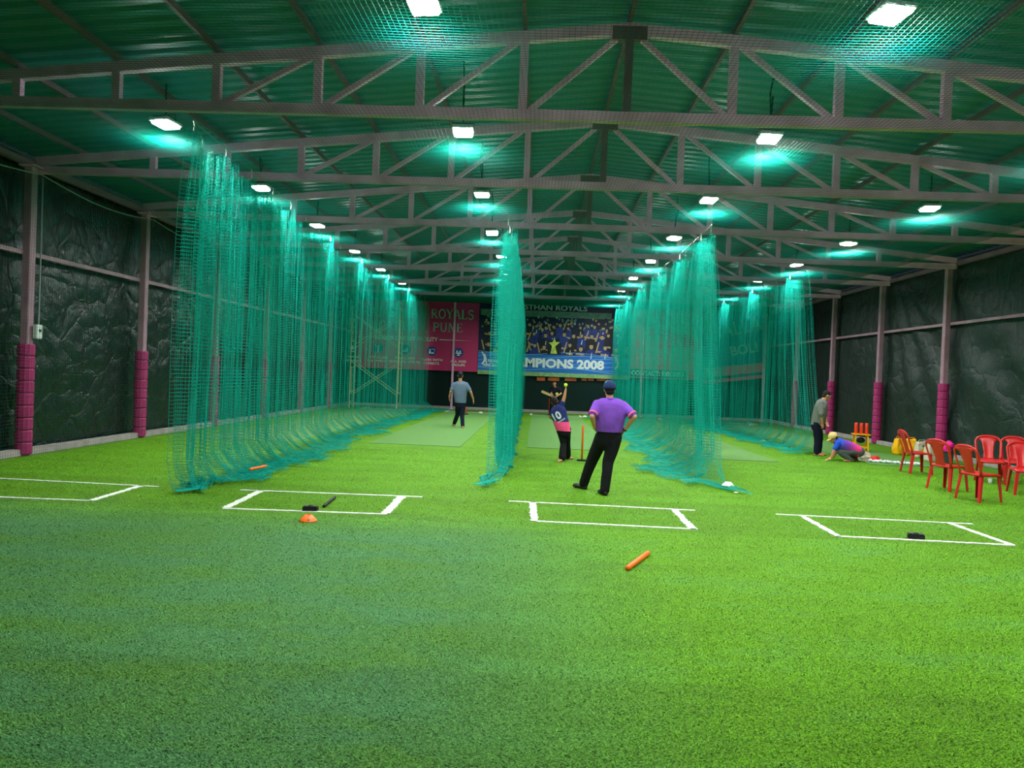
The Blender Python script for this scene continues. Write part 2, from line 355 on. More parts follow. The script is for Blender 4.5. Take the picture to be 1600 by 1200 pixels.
def copy_tree(o, parent=None):
    c = o.copy(); COL.objects.link(c); c.parent = parent
    for ch in o.children: copy_tree(ch, c)
    return c
for k, y in enumerate(TY):
    t = make_truss(y) if k == 0 else copy_tree(truss0)
    if k == 0: truss0 = t
    t.location.y = y
    tag(t, ('mauve steel truss overhead, only its lower bar showing in the top right corner' if k == 0 else f'mauve steel roof truss spanning the hall, {ORD[k-1]} whole one counted from the camera'), 'roof truss', 'roof trusses')
for k in range(-7, 8):
    x = XC + SP * k + (.0 if k else .0)
    if x < XL or x > XR: continue
    side = 'left' if k < 0 else 'right'
    if k == 0: lab = 'dark ridge purlin running the length of the roof peak'
    else: lab = f'long purlin under the roof sheets, {ORD[abs(k)-1]} on the {side} counted from the ridge'
    bm = bmesh.new(); z = ztop(x) + .115; beam(bm, (x, YF, z), (x, YB, z), .05, .08); tag(fin('purlin', bm, M['purlin']), lab, 'purlin', 'roof purlins')

# flood lamps
def make_lamp():
    t = empty('flood_lamp', (0, 0, 0))
    bm = bmesh.new(); box(bm, (0, 0, .035), (.29, .33, .045)); fin('housing', bm, M['house'], t, bevel=.008)
    bm = bmesh.new(); [box(bm, (0, -.12 + .04 * i, .075), (.22, .008, .035)) for i in range(7)]; fin('heat_sink', bm, M['grey'], t)
    bm = bmesh.new(); box(bm, (0, 0, -.004), (.25, .29, .036)); fin('diffuser', bm, M['lamp'], t, bevel=.012)
    ld = bpy.data.lights.new('lamp_light', 'AREA'); ld.shape = 'RECTANGLE'; ld.size = .24; ld.size_y = .28; ld.energy = LAMP; ld.spread = math.radians(165); ld.color = (1, 1, .96)
    lo = bpy.data.objects.new('lamp_light', ld); COL.objects.link(lo); lo.parent = t; lo.location = (0, 0, -.026)
    bm = bmesh.new(); tube(bm, [(-.15, 0, .04), (-.15, 0, .13), (.15, 0, .13), (.15, 0, .04)], .009, 6); fin('bracket', bm, M['grey'], t)
    return t
lamp0 = make_lamp(); first = True
ROWS = [('over the leftmost lane', -5.3, [9.73, 13.1, 16.5, 19.9, 23.3, 26.7]), ('over the walking man\'s lane', -1.17, [6.4, 9.73, 13.15, 16.6, 20.0, 23.4, 26.7]),
        ('over the purple-shirted man', 3.0, [6.4, 9.73, 13.1, 16.6, 20.0, 23.4, 26.8, 30.1]), ('over the far right lane', 6.95, [13.1, 16.5, 19.8, 23.1, 26.4])]
cab0 = {}
for r, (where, x, ysl) in enumerate(ROWS):
    for k, y in enumerate(ysl):
        t = lamp0 if first else copy_tree(lamp0); first = False
        z = 4.99 + rng.uniform(-.02, .02); t.location = (x + rng.uniform(-.03, .03), y, z); t.rotation_euler = (rng.uniform(-.06, .06), rng.uniform(-.06, .06), rng.uniform(-.2, .2))
        tag(t, f'white flood lamp {where}, {ORD[k]} of its row from the camera', 'lamp', 'flood lamps hung under the roof')
        top = ztop(x) + .2 - z
        bm = bmesh.new(); tube(bm, [(0, 0, .1), (.0, 0, .25), (.05 * math.sin(k * 2 + r), 0, .3 + (top - .3) * .5), (0, 0, top)], .011, 6); fin('cable', bm, M['cable'], t)
# two lamps behind the camera that light the near turf
for x, y in ((3.0, 3.0), (-1.17, 3.0), (6.95, 6.4), (6.95, 9.7)):
    t = copy_tree(lamp0); t.location = (x, y, 4.99); [bpy.data.objects.remove(c) for c in list(t.children) if c.name.startswith('cable')]
    tag(t, f'white flood lamp {"above the camera, " + ("left" if x < 0 else "right") + " of the ridge" if y < 4 else "high above the red chairs, " + ("nearer" if y < 7 else "farther") + " of two"}', 'lamp', 'flood lamps hung under the roof')

# ------------------------------------------------------------------ nets
def net_mesh(name, P, r, m, parent=None):
    """P: nodes (nu, nv, 3); threads run both ways as three-sided cords"""
    nu, nv = P.shape[:2]
    tu = np.gradient(P, axis=0) if nu > 1 else np.zeros_like(P); tv = np.gradient(P, axis=1)
    def nz(a): return a / (np.linalg.norm(a, axis=-1, keepdims=True) + 1e-9)
    tu = nz(tu); tv = nz(tv); n = nz(np.cross(tu, tv))
    V = []; Fc = []; base = 0
    for arr, nn, side in ((P, n, np.cross(n, tv)), (P.transpose(1, 0, 2), n.transpose(1, 0, 2), np.cross(n, tu).transpose(1, 0, 2))):
        side = nz(side); a, b = arr.shape[:2]
        ring = np.stack([arr + r * (math.cos(t) * nn + math.sin(t) * side) for t in (math.pi / 2, math.pi * 7 / 6, math.pi * 11 / 6)], axis=2)
        V.append(ring.reshape(-1, 3))
        idx = base + np.arange(a * b * 3).reshape(a, b, 3)
        for k in range(3):
            q = np.stack([idx[:, :-1, k], idx[:, :-1, (k + 1) % 3], idx[:, 1:, (k + 1) % 3], idx[:, 1:, k]], axis=-1).reshape(-1, 4); Fc.append(q)
        base += a * b * 3
    V = np.concatenate(V).astype(np.float32); Fc = np.concatenate(Fc).astype(np.int32)
    me = bpy.data.meshes.new(name); me.vertices.add(len(V)); me.vertices.foreach_set('co', V.ravel())
    me.loops.add(Fc.size); me.loops.foreach_set('vertex_index', Fc.ravel()); me.polygons.add(len(Fc))
    me.polygons.foreach_set('loop_start', np.arange(0, Fc.size, 4, dtype=np.int32)); me.update(calc_edges=True)
    return link(name, me, m, parent)
def sm(n, k, rs):          # smooth random signal -1..1
    a = rs.uniform(-1, 1, n + 4 * k); w_ = np.hanning(2 * k + 1); w_ /= w_.sum(); b = np.convolve(a, w_, 'same')[2 * k:2 * k + n]; return b / (np.abs(b).max() + 1e-9)
CELL = .05
def hang_net(label, ys, xf, ztf, amp, gather, spread, seed, lean=0., front_tail=(0, 0), r=.0028, wave=15, zmin_free=None, cell=CELL, hookstep=1.1, group=None):
    rs = np.random.default_rng(seed); y0, y1 = ys
    Y = [y0]
    while Y[-1] < y1: Y.append(Y[-1] + cell / (gather(Y[-1]) if callable(gather) else gather))
    Y = np.array(Y); n = len(Y); i = np.arange(n)
    X = np.array([xf(v) for v in Y]); ZT = np.array([ztf(v) for v in Y])
    A = np.array([(amp(v) if callable(amp) else amp) for v in Y])
    ph = 2 * np.pi * i / wave + 1.6 * sm(n, 20, rs); ph2 = 2 * np.pi * i / (wave * .43) + 2 * sm(n, 12, rs)
    o1 = np.sin(ph); o2 = .35 * np.sin(ph2); o3 = .8 * sm(n, 30, rs); d1 = .55 * np.sin(2 * ph + .7)
    sag = .17 * np.abs(np.sin(np.pi * (Y - y0) / hookstep)) ** .8
    zl = ZT.max(); nr = int((zl + 1.0) / cell); P = np.zeros((n, nr, 3)); ext = .75 + .25 * sm(n, 25, rs)
    n1 = sm(n, 6, rs); n2 = sm(n, 9, rs); ee = np.exp(-(Y - y0) / .6); el = np.exp(-(Y - y0) / 1.2)
    shape = sm(n, 14, rs)
    for j in range(nr):
        l = j * cell; z = ZT - sag * max(0, 1 - l / 1.2) - l
        t = np.clip(l / ZT, 0, 1); f = .62 + .38 * np.minimum(1, l / 1.0) + .12 * np.sin(l * 1.1 + 3 * shape)
        off = A * (f * (o1 + o2) + o3 * t * .8)
        dy = A * .9 * d1 * f * (1 + .3 * t) - lean * t ** 1.6 * el
        zf = .38; m_ = np.maximum(0, zf - z)
        q = np.clip(m_ / .75, 0, 1)
        zz = np.where(z > zf, z, zf * (1 - q) ** 1.8 + .012 + q * (.05 + .045 * n1 * np.sin(j * .9 + 6 * n2) + .02 * np.sin(ph * 2)))
        out = spread * (m_ * ext) * (1 + .25 * n2)
        P[:, j, 0] = X + off * np.where(z > zf, 1, 1 - .3 * q) + out + ee * front_tail[0] * m_ + .03 * n1 * q
        P[:, j, 1] = Y + dy + ee * front_tail[1] * m_ + .12 * n1 * q * np.sin(j * .5)
        P[:, j, 2] = np.maximum(zz, .012)
    o = net_mesh('hanging_net', P, r, M['net']); tag(o, label, 'net', group)
    # hooks and the wire it hangs from
    for yy in np.arange(y0, y1, hookstep):
        bm = bmesh.new(); x, z = xf(yy), ztf(yy); tube(bm, [(x, yy, z - .03), (x, yy + .015, z + .05), (x, yy - .015, z + .1)], .008, 5); fin('hook', bm, M['hook'], o)
    bm = bmesh.new(); tube(bm, [(xf(v), v, ztf(v) + .09) for v in np.linspace(y0, y1, 12)], .0045, 5); fin('support_wire', bm, M['wire'], o)
    return o
def lerp(a, b, t): t = min(1, max(0, t)); return a + (b - a) * t
hang_net('tall teal net curtain left of the orange disc, an orange stump on its foot', (9.15, 30.8),
         lambda y: lerp(-4.6, -5.15, (y - 9) / 9) if y < 20 else lerp(-5.15, -4.9, (y - 20) / 11), lambda y: 4.74, lambda y: .15 if y < 12.5 else .11,
         lambda y: 2.5 if y < 13.2 else 1.4, .9, 11, lean=.1, front_tail=(-.9, -.1))
hang_net('narrow bunched teal net in the middle, between the walking man and the bowler', (12.6, 30.5),
         lambda y: lerp(-.62, -.8, (y - 12) / 12), lambda y: lerp(4.36, 4.74, (y - 12.6) / 5), lambda y: .17, lambda y: 2.2, .12, 23, lean=1.6, front_tail=(-.3, -.5), wave=19)
hang_net('teal net curtain right behind the purple-shirted man, its foot spread over the turf', (12.9, 31.2),
         lambda y: lerp(3.0, 3.35, (y - 13) / 5), lambda y: lerp(4.42, 4.76, (y - 13) / 6), lambda y: .17, lambda y: 2.5 if y < 14.2 else 1.32, -.95, 37, lean=1.3, front_tail=(.9, -.5), wave=17)
hang_net('teal net curtain ending beside the standing man in the grey shirt', (19.2, 27.5),
         lambda y: lerp(7.0, 6.85, (y - 19) / 8), lambda y: 4.72, lambda y: .14, lambda y: 1.6, -1.0, 41, lean=1.4, front_tail=(.3, -.3), wave=13)
hang_net('dense bundle of teal net hanging at the far end, right of the contact number', (28.3, 29.9),
         lambda y: lerp(6.9, 7.1, (y - 27) / 2), lambda y: 4.72, lambda y: .4, lambda y: 3.4, -.4, 53, wave=25)
# flat net stretched under the trusses
def flat_grid(x0, x1, y0, y1, z, cell):
    xs = np.arange(x0, x1, cell); ys = np.arange(y0, y1, .55)
    return xs, ys
def straight_net(name, axes, cell, r, m, fn):
    """cords both ways over a plane; fn(u, v) gives the point, long straight runs between knots every half metre"""
    (u0, u1), (v0, v1) = axes; V = []; Fc = []; base = 0
    us = np.arange(u0, u1, cell); vs = np.arange(v0, v1, cell); ul = np.linspace(u0, u1, int((u1 - u0) / .6) + 2); vl = np.linspace(v0, v1, int((v1 - v0) / .6) + 2)
    for A, B, sw in ((us, vl, False), (vs, ul, True)):
        a, b = np.meshgrid(A, B, indexing='ij'); P = fn(b, a) if sw else fn(a, b)
        P = np.asarray(P); e1 = np.asarray(fn(a * 0 + .01, a * 0)) - np.asarray(fn(a * 0, a * 0))
        across = P.copy() * 0
        Pa = fn(b, a + .01) if sw else fn(a + .01, b)
        across = np.asarray(Pa) - P; across /= np.linalg.norm(across, axis=-1, keepdims=True) + 1e-9
        along = np.gradient(P, axis=1); along /= np.linalg.norm(along, axis=-1, keepdims=True) + 1e-9
        nn = np.cross(along, across); nn /= np.linalg.norm(nn, axis=-1, keepdims=True) + 1e-9
        ring = np.stack([P + r * (math.cos(t) * nn + math.sin(t) * across) for t in (math.pi / 2, math.pi * 7 / 6, math.pi * 11 / 6)], axis=2)
        V.append(ring.reshape(-1, 3)); s0, s1 = P.shape[:2]; idx = base + np.arange(s0 * s1 * 3).reshape(s0, s1, 3)
        for k in range(3): Fc.append(np.stack([idx[:, :-1, k], idx[:, :-1, (k + 1) % 3], idx[:, 1:, (k + 1) % 3], idx[:, 1:, k]], axis=-1).reshape(-1, 4))
        base += s0 * s1 * 3
    V = np.concatenate(V).astype(np.float32); Fc = np.concatenate(Fc).astype(np.int32)
    me = bpy.data.meshes.new(name); me.vertices.add(len(V)); me.vertices.foreach_set('co', V.ravel())
    me.loops.add(Fc.size); me.loops.foreach_set('vertex_index', Fc.ravel()); me.polygons.add(len(Fc))
    me.polygons.foreach_set('loop_start', np.arange(0, Fc.size, 4, dtype=np.int32)); me.update(calc_edges=True)
    return link(name, me, m)
def cn(u, v): return np.stack([u + .03 * np.sin(v * .9), v + .05 * np.sin(u * .8), 4.775 + .015 * np.sin(u * 1.7) * np.sin(v * 1.3)], axis=-1)
tag(straight_net('ceiling_net', ((-8.3, 8.9), (4.2, 31.2)), .052, .0025, M['cnet'], cn), 'wide green net stretched level under the roof trusses over all lanes', 'net')
def wl(u, v): return np.stack([XL + .32 + .02 * np.sin(u * 2) * np.sin(v), u, v + .02 * np.sin(u * 1.8)], axis=-1)
tag(straight_net('wall_net', ((6.5, 31.0), (.02, 4.7)), .055, .0014, M['wnet'], wl), 'fine green net hanging flat in front of the glossy left wall tarpaulin', 'net')
def wr(u, v): return np.stack([XR - .32 + .02 * np.sin(u * 2) * np.sin(v), u, v + .02 * np.sin(u * 1.8)], axis=-1)
tag(straight_net('wall_net', ((11.0, 17.6), (.02, 4.7)), .055, .0014, M['wnet'], wr), 'fine green net hanging in front of the right wall behind the red chairs', 'net')

# ------------------------------------------------------------------ mats and painted lines
for k, (x0, x1, y0, lab) in enumerate(((-7.5, -5.35, 15.7, 'pale green pitch mat between the left wall and the tall teal net'), (-3.8, -1.7, 16.1, 'pale green pitch mat under the walking man'),
                                  (-.2, 1.85, 16.6, 'pale green pitch mat ahead of the bowler'), (3.45, 5.35, 15.8, 'pale green pitch mat right of the net behind the purple-shirted man'),
                                  (7.5, 9.15, 16.1, 'pale green pitch mat along the right wall behind the standing man'))):
    bm = bmesh.new(); y = y0
    while y < 31.4:
        box(bm, ((x0 + x1) / 2, (y + min(31.4, y + 2.9)) / 2, .006 - .0005 * random.random()), (x1 - x0, min(31.4, y + 2.9) - y - .006, .008)); y += 2.9
    tag(fin('pitch_mat', bm, M['pitch']), lab, 'mat', 'pitch mats')
def rough_strip(bm, a, b, w_, z=.009, seed=0):
    a, b = Vector(a), Vector(b); d = (b - a); n = max(6, int(d.length / .03)); s = Vector((-d.y, d.x)).normalized(); rows = []
    for i in range(n + 1):
        p = a + d * i / n; j = [.12 * w_ * (noise.noise(Vector((p.x * 23, p.y * 23, seed + q * 7)))) * 3 for q in (0, 1)]
        rows.append([(p.x + s.x * (w_ / 2 + j[0]), p.y + s.y * (w_ / 2 + j[0])), (p.x - s.x * (w_ / 2 + j[1]), p.y - s.y * (w_ / 2 + j[1]))])
    top = [[bm.verts.new((x, y, z)) for x, y in r] for r in rows]; bot = [[bm.verts.new((x, y, .0005)) for x, y in r] for r in rows]
    for i in range(n):
        bm.faces.new((top[i][0], top[i][1], top[i + 1][1], top[i + 1][0])); bm.faces.new((top[i][0], top[i + 1][0], bot[i + 1][0], bot[i][0])); bm.faces.new((top[i][1], bot[i][1], bot[i + 1][1], top[i + 1][1]))
def px(*p): return G(*p).to_2d()
BX = [('white tape crease box on the turf at the left edge, empty', [((0 - 60, 745), (248, 761), .045), ((0 - 60, 775), (141, 783), .045), ((141, 783), (222, 759), .075)]),
      ('white tape crease box holding the black stump base and black stump', [((375, 766), (660, 777), .045), ((348, 795), (605, 804), .045), ((353, 794), (408, 767), .085), ((602, 803), (628, 776), .1)]),
      ('empty white tape crease box in front of the purple-shirted man', [((795, 783.5), (1086, 798), .045), ((838, 815), (1088, 827.5), .045), ((832, 785), (835, 815), .085), ((1053, 797), (1084, 828), .085)]),
      ('white tape crease box nearest the red chairs, a black stump base on its line', [((1212, 804), (1520, 819.5), .045), ((1308, 838.5), (1584, 852.5), .05), ((1252, 806), (1311, 839), .075), ((1485, 818.5), (1582, 852.5), .075)])]
for lab, L_ in BX:
    bm = bmesh.new()
    for i, (a, b, w_) in enumerate(L_): rough_strip(bm, px(*a), px(*b), w_, seed=i)
    tag(fin('crease_marking', bm, M['white']), lab, 'crease marking', 'near crease boxes')
for x0, x1, lab in ((-7.4, -5.3, 'far white crease line behind the scaffold tower'), (-3.85, -1.7, 'far white crease line beyond the walking man'), (-.25, 1.9, 'far white crease line at the batsman\'s end'),
                    (3.5, 5.4, 'far white crease line seen through the right-hand net'), (7.2, 9.2, 'far white crease line near the right back corner')):
    bm = bmesh.new(); rough_strip(bm, (x0, 30.1), (x1, 30.1), .05, z=.016); rough_strip(bm, (x0, 29.9), (x0 + .02, 31.2), .09, z=.016); rough_strip(bm, (x1, 29.9), (x1 - .02, 31.2), .09, z=.016)
    tag(fin('far_crease_marking', bm, M['white']), lab, 'crease marking', 'far crease lines')

# ------------------------------------------------------------------ banners on the back wall
YP = YB - .16
def fit_text(name, s, x0, x1, z0, z1, m, parent, y, bold=.02, rot=0., extr=.002):
    cu = bpy.data.curves.new(name, 'FONT'); cu.body = s; cu.size = 1; cu.offset = bold; cu.extrude = .004; cu.resolution_u = 3
    o = bpy.data.objects.new(name, cu); me = bpy.data.meshes.new_from_object(o); bpy.data.objects.remove(o)
    co = np.empty(len(me.vertices) * 3, np.float32); me.vertices.foreach_get('co', co); co = co.reshape(-1, 3)
    mn, mx = co.min(0), co.max(0); a = (co[:, 0] - mn[0]) / (mx[0] - mn[0]); b = (co[:, 1] - mn[1]) / (mx[1] - mn[1]); e = co[:, 2] / .004 * extr
    X = x0 + a * (x1 - x0); Z = z0 + b * (z1 - z0)
    if rot: X, Z = x0 + (X - x0) * math.cos(rot) - (Z - z0) * math.sin(rot), z0 + (X - x0) * math.sin(rot) + (Z - z0) * math.cos(rot)
    P_ = np.stack([X, y + e, Z], 1).astype(np.float32); me.vertices.foreach_set('co', P_.ravel()); me.update()
    return link(name, me, m, parent)
T, t_ = .17, .075
def arc(cx, cz, rx, rz, a0, a1, n=9): return [(cx + rx * math.cos(math.radians(a0 + (a1 - a0) * i / n)), cz + rz * math.sin(math.radians(a0 + (a1 - a0) * i / n))) for i in range(n + 1)]
GL = {  # letters with slab feet: strokes (points, thickness) in a 1 high box, last = width
 'R': ([([(.2, 0), (.2, 1)], T), ([(.2, .96)] + arc(.42, .74, .22, .22, 90, -90) + [(.2, .52)], .11), ([(.42, .5), (.72, .04)], T)], [(.2, 0), (.2, 1), (.74, 0)], .86),
 'A': ([([(.1, 0), (.42, 1)], t_), ([(.42, 1), (.74, 0)], T), ([(.22, .34), (.62, .34)], t_)], [(.1, 0), (.74, 0)], .86),
 'J': ([([(.36, 1), (.36, .2), (.3, .02), (.12, .0)], T)], [(.36, 1)], .54),
 'S': ([(arc(.36, .74, .24, .22, 20, 270) + arc(.36, .26, .25, .25, 90, -160), .13)], [], .72),
 'T': ([([(.4, 0), (.4, 1)], T), ([(.06, .96), (.74, .96)], t_), ([(.08, .8), (.08, .98)], t_), ([(.72, .8), (.72, .98)], t_)], [(.4, 0)], .8),
 'H': ([([(.2, 0), (.2, 1)], T), ([(.7, 0), (.7, 1)], T), ([(.2, .52), (.7, .52)], t_)], [(.2, 0), (.2, 1), (.7, 0), (.7, 1)], .9),
 'N': ([([(.18, 0), (.18, 1)], t_), ([(.2, 1), (.7, 0)], T), ([(.72, 0), (.72, 1)], t_)], [(.18, 0), (.18, 1), (.72, 1)], .9),
 'O': ([(arc(.43, .5, .33, .46, 0, 360, 20), .14)], [], .88),
 'Y': ([([(.1, 1), (.4, .48), (.4, 0)], T), ([(.4, .48), (.7, 1)], t_)], [(.1, 1), (.7, 1), (.4, 0)], .8),
 'L': ([([(.2, 0), (.2, 1)], T), ([(.2, .04), (.66, .04), (.66, .24)], t_)], [(.2, 0), (.2, 1)], .74),
 'C': ([(arc(.44, .5, .34, .46, 45, 315, 16), .14)], [], .8),
 'D': ([([(.2, 0), (.2, 1)], T), ([(.2, .96)] + arc(.4, .5, .36, .46, 90, -90, 12) + [(.2, .04)], .12)], [(.2, 0), (.2, 1)], .9),
 'E': ([([(.2, 0), (.2, 1)], T), ([(.2, .96), (.68, .96), (.68, .78)], t_), ([(.2, .52), (.55, .52)], t_), ([(.2, .04), (.7, .04), (.7, .24)], t_)], [(.2, 0), (.2, 1)], .8),
 'M': ([([(.16, 0), (.16, 1)], t_), ([(.18, 1), (.5, .1)], T), ([(.5, .1), (.82, 1)], t_), ([(.84, 0), (.84, 1)], T)], [(.16, 0), (.16, 1), (.84, 0), (.84, 1)], 1.02),
 'P': ([([(.2, 0), (.2, 1)], T), ([(.2, .96)] + arc(.44, .72, .24, .24, 90, -90) + [(.2, .48)], .11)], [(.2, 0), (.2, 1)], .78),
 'U': ([([(.18, 1), (.18, .34)] + arc(.44, .32, .26, .28, 180, 360, 8) + [(.7, 1)], .13)], [(.18, 1), (.7, 1)], .88),
 ',': ([([(.16, .08), (.06, -.2)], .13)], [], .3), ' ': ([], [], .4), '.': ([([(.1, 0), (.1, .12)], .14)], [], .28)}
def serif_text(name, s, x0, x1, z0, z1, m, parent, y):
    W = sum(GL[c][2] for c in s); sx = (x1 - x0) / W; sz = (z1 - z0); bm = bmesh.new(); cx = 0
    def ribbon(pts, th):
        pts = [Vector(p) for p in pts]; L_ = []
        for i, p in enumerate(pts):
            d = (pts[min(i + 1, len(pts) - 1)] - pts[max(0, i - 1)]).normalized(); n_ = Vector((-d.y, d.x)) * th / 2; L_.append((p + n_, p - n_))
        for (a, b), (c, d) in zip(L_, L_[1:]):
            bm.faces.new([bm.verts.new((x0 + (cx + q.x) * sx, y, z0 + q.y * sz)) for q in (a, c, d, b)])
    for ch in s:
        st, sf, wd = GL[ch]
        for p, th in st: ribbon(p, th)
        for (a, b) in sf: ribbon([(a - .15, b + (.03 if b < .5 else -.03)), (a + .15, b + (.03 if b < .5 else -.03))], .06)
        cx += wd
    me = bpy.data.meshes.new(name); bm.to_mesh(me); bm.free(); return link(name, me, m, parent)
def disc(bm, x, z, rx, rz, y, n=14, a0=0, a1=360, mi=0):
    f = bm.faces.new([bm.verts.new((x + rx * math.cos(math.radians(a0 + (a1 - a0) * i / n)), y, z + rz * math.sin(math.radians(a0 + (a1 - a0) * i / n)))) for i in range(n if a1 - a0 == 360 else n + 1)]); f.material_index = mi
def poly(bm, pts, y, mi=0):
    f = bm.faces.new([bm.verts.new((a, y, b)) for a, b in pts]); f.material_index = mi
def raw(name, bm, m, parent): 
    me = bpy.data.meshes.new(name); bm.to_mesh(me); bm.free(); return link(name, me, m, parent)
def XZ(x, y): p = PY(x, y, YP); return p.x, p.z
# left pink banner
b1 = empty('academy_banner', (0, 0, 0), 0, 'magenta wall banner reading RAJASTHAN ROYALS ACADEMY, PUNE with blue round icons', 'banner')
bx0, bx1, bz0, bz1 = XL + .36, XZ(747, 540)[0], 1.75, 4.9
bm = bmesh.new(); box(bm, ((bx0 + bx1) / 2, YP + .02, (bz0 + bz1) / 2), (bx1 - bx0, .03, bz1 - bz0)); fin('panel', bm, M['pink'], b1)
x0 = XZ(566, 480)[0]; x1 = XZ(741, 490)[0]; zc = XZ(705, 491)[1]
serif_text('lettering', 'RAJASTHAN ROYALS', x0, x1, zc - .21, zc + .22, M['silverp'], b1, YP - .002)
x0 = XZ(579, 508)[0]; x1 = XZ(724, 512)[0]; zc = XZ(705, 512)[1]
serif_text('lettering', 'ACADEMY, PUNE', x0, x1, zc - .2, zc + .21, M['silverp'], b1, YP - .002)
x0 = XZ(584, 525)[0]; x1 = XZ(684, 530)[0]; zc = XZ(640, 529)[1]
fit_text('subtitle_lettering', 'INDOOR CRICKET FACILITY', x0, x1, zc - .09, zc + .1, M['whitep'], b1, YP - .003)
bm = bmesh.new(); xl = XZ(548, 525)[0]; xr = XZ(738, 533)[0]
poly(bm, [(xl, zc), (x0 - .08, zc - .015), (x0 - .08, zc + .015)], YP - .002); poly(bm, [(x1 + .08, zc - .02), (xr, zc), (x1 + .08, zc + .02)], YP - .002); raw('rule_line', bm, M['whitep'], b1)
lx, lz = XZ(546, 508); serif_text('lettering', 'ROYALS', lx - .38, lx + .42, XZ(546, 521)[1], XZ(546, 517)[1], M['silverp'], b1, YP - .002)
def royal_mark(x, z, h, m, parent):
    bm = bmesh.new()
    def rib(pts, th):
        for (a, b), (c, d), t1, t2 in zip(pts, pts[1:], th, th[1:]): poly(bm, [(x + (a - t1) * h, z + b * h), (x + (a + t1) * h, z + b * h), (x + (c + t2) * h, z + d * h), (x + (c - t2) * h, z + d * h)], YP - .003)
    rib([(-.05, 1), (-.05, 0)], [.05, .04]); rib([(.06, 1), (.06, 0)], [.04, .05])
    rib([(-.1, .95), (-.42, .85), (-.45, .6), (-.12, .48), (-.34, .2), (-.6, 0)], [.03, .06, .06, .03, .06, .02])
    rib([(.1, .95), (.42, .85), (.45, .6), (.12, .48), (.34, .2), (.6, 0)], [.03, .06, .06, .03, .06, .02]); raw('emblem', bm, m, parent)
royal_mark(lx, XZ(546, 513)[1], .5, M['silverp'], b1)
for (ix, iy), (l1, l2), kd in zip(((551, 544), (591, 544.5), (634, 546), (674.5, 548.5), (716.5, 551)), (('BOWLING', 'MACHINES'), ('TOP CLASS', 'EQUIPMENT'), ('EXCELLENT', 'INFRASTRUCTURE'), ('TRAIN WITH', 'EXPERTS'), ('ALL AGE', 'GROUPS')), range(5)):
    cx, cz = XZ(ix, iy); bm = bmesh.new(); disc(bm, cx, cz, .225, .225, YP - .002, 20); ic = raw('icon_disc', bm, M['royal'], b1)
    bm = bmesh.new(); yy = YP - .004
    if kd == 4:
        for dx, dz in ((-.07, .06), (.07, .06), (0, -.03)): disc(bm, cx + dx, cz + dz, .04, .045, yy); disc(bm, cx + dx, cz + dz - .11, .075, .06, yy - .0005, 10, 0, 180)
    elif kd == 3:
        poly(bm, [(cx - .02, cz + .1), (cx + .14, cz + .1), (cx + .14, cz + .08), (cx - .02, cz + .08)], yy); poly(bm, [(cx + .12, cz + .08), (cx + .14, cz + .08), (cx + .14, cz - .03), (cx + .12, cz - .03)], yy)
        disc(bm, cx - .08, cz + .05, .035, .04, yy); poly(bm, [(cx - .13, cz), (cx - .04, cz), (cx - .04, cz - .12), (cx - .13, cz - .12)], yy); poly(bm, [(cx - .02, cz - .06), (cx + .12, cz - .06), (cx + .12, cz - .12), (cx - .02, cz - .12)], yy)
    elif kd == 1:
        poly(bm, [(cx - .04, cz + .15), (cx + .04, cz + .15), (cx + .04, cz - .16), (cx - .04, cz - .16)], yy); poly(bm, [(cx - .08, cz - .16), (cx + .08, cz - .16), (cx + .08, cz - .19), (cx - .08, cz - .19)], yy - .0005)
    elif kd == 2:
        for dx, hh in ((-.09, .08), (-.01, .14), (.07, .2)): poly(bm, [(cx + dx - .03, cz - .12), (cx + dx + .03, cz - .12), (cx + dx + .03, cz - .12 + hh), (cx + dx - .03, cz - .12 + hh)], yy)
    else:
        disc(bm, cx - .03, cz + .02, .09, .09, yy); poly(bm, [(cx + .05, cz), (cx + .15, cz + .03), (cx + .15, cz - .03), (cx + .05, cz - .05)], yy - .0005)
    raw('icon_symbol', bm, M['whitep'], ic)
    for q, tx in enumerate((l1, l2)):
        wd = .052 * len(tx); zz = cz - .40 - q * .17
        fit_text('icon_caption', tx, cx - wd, cx + wd, zz - .055, zz + .055, M['whitep'], b1, YP - .003, .02)
# blue team poster
b2 = empty('team_poster', (0, 0, 0), 0, 'wide blue poster of a cheering cricket team above the words CHAMPIONS 2008', 'poster')
px0, px1 = bx1 + .02, XZ(984, 560)[0]; pz0, pz1 = XZ(880, 590)[1] + .02, 4.9
bm = bmesh.new(); box(bm, ((px0 + px1) / 2, YP + .02, (pz0 + pz1) / 2), (px1 - px0, .03, pz1 - pz0)); fin('panel', bm, M['navy'], b2)
mats = [M['stand'], M['bluesh'], M['skinprint'], M['hairp'], M['goldp'], M['whitep'], M['silverp']]
bm = bmesh.new(); ze_ = XZ(880, 555)[1]; zt_ = XZ(880, 487)[1]; H_ = zt_ - ze_; W_ = px1 - px0; yy = YP - .001
poly(bm, [(px0 + .05, zt_ - .28), (px1 - .9, zt_ - .28), (px1 - .9, zt_), (px0 + .05, zt_)], yy, 0)
for k in range(160):
    disc(bm, px0 + .15 + random.random() * (W_ - .5), ze_ + H_ * random.uniform(.55, .88), .05, .06, yy - .0004, 6, mi=random.choice((0, 2, 3, 6, 0)))
rs = random.Random(5); yy = YP - .0018
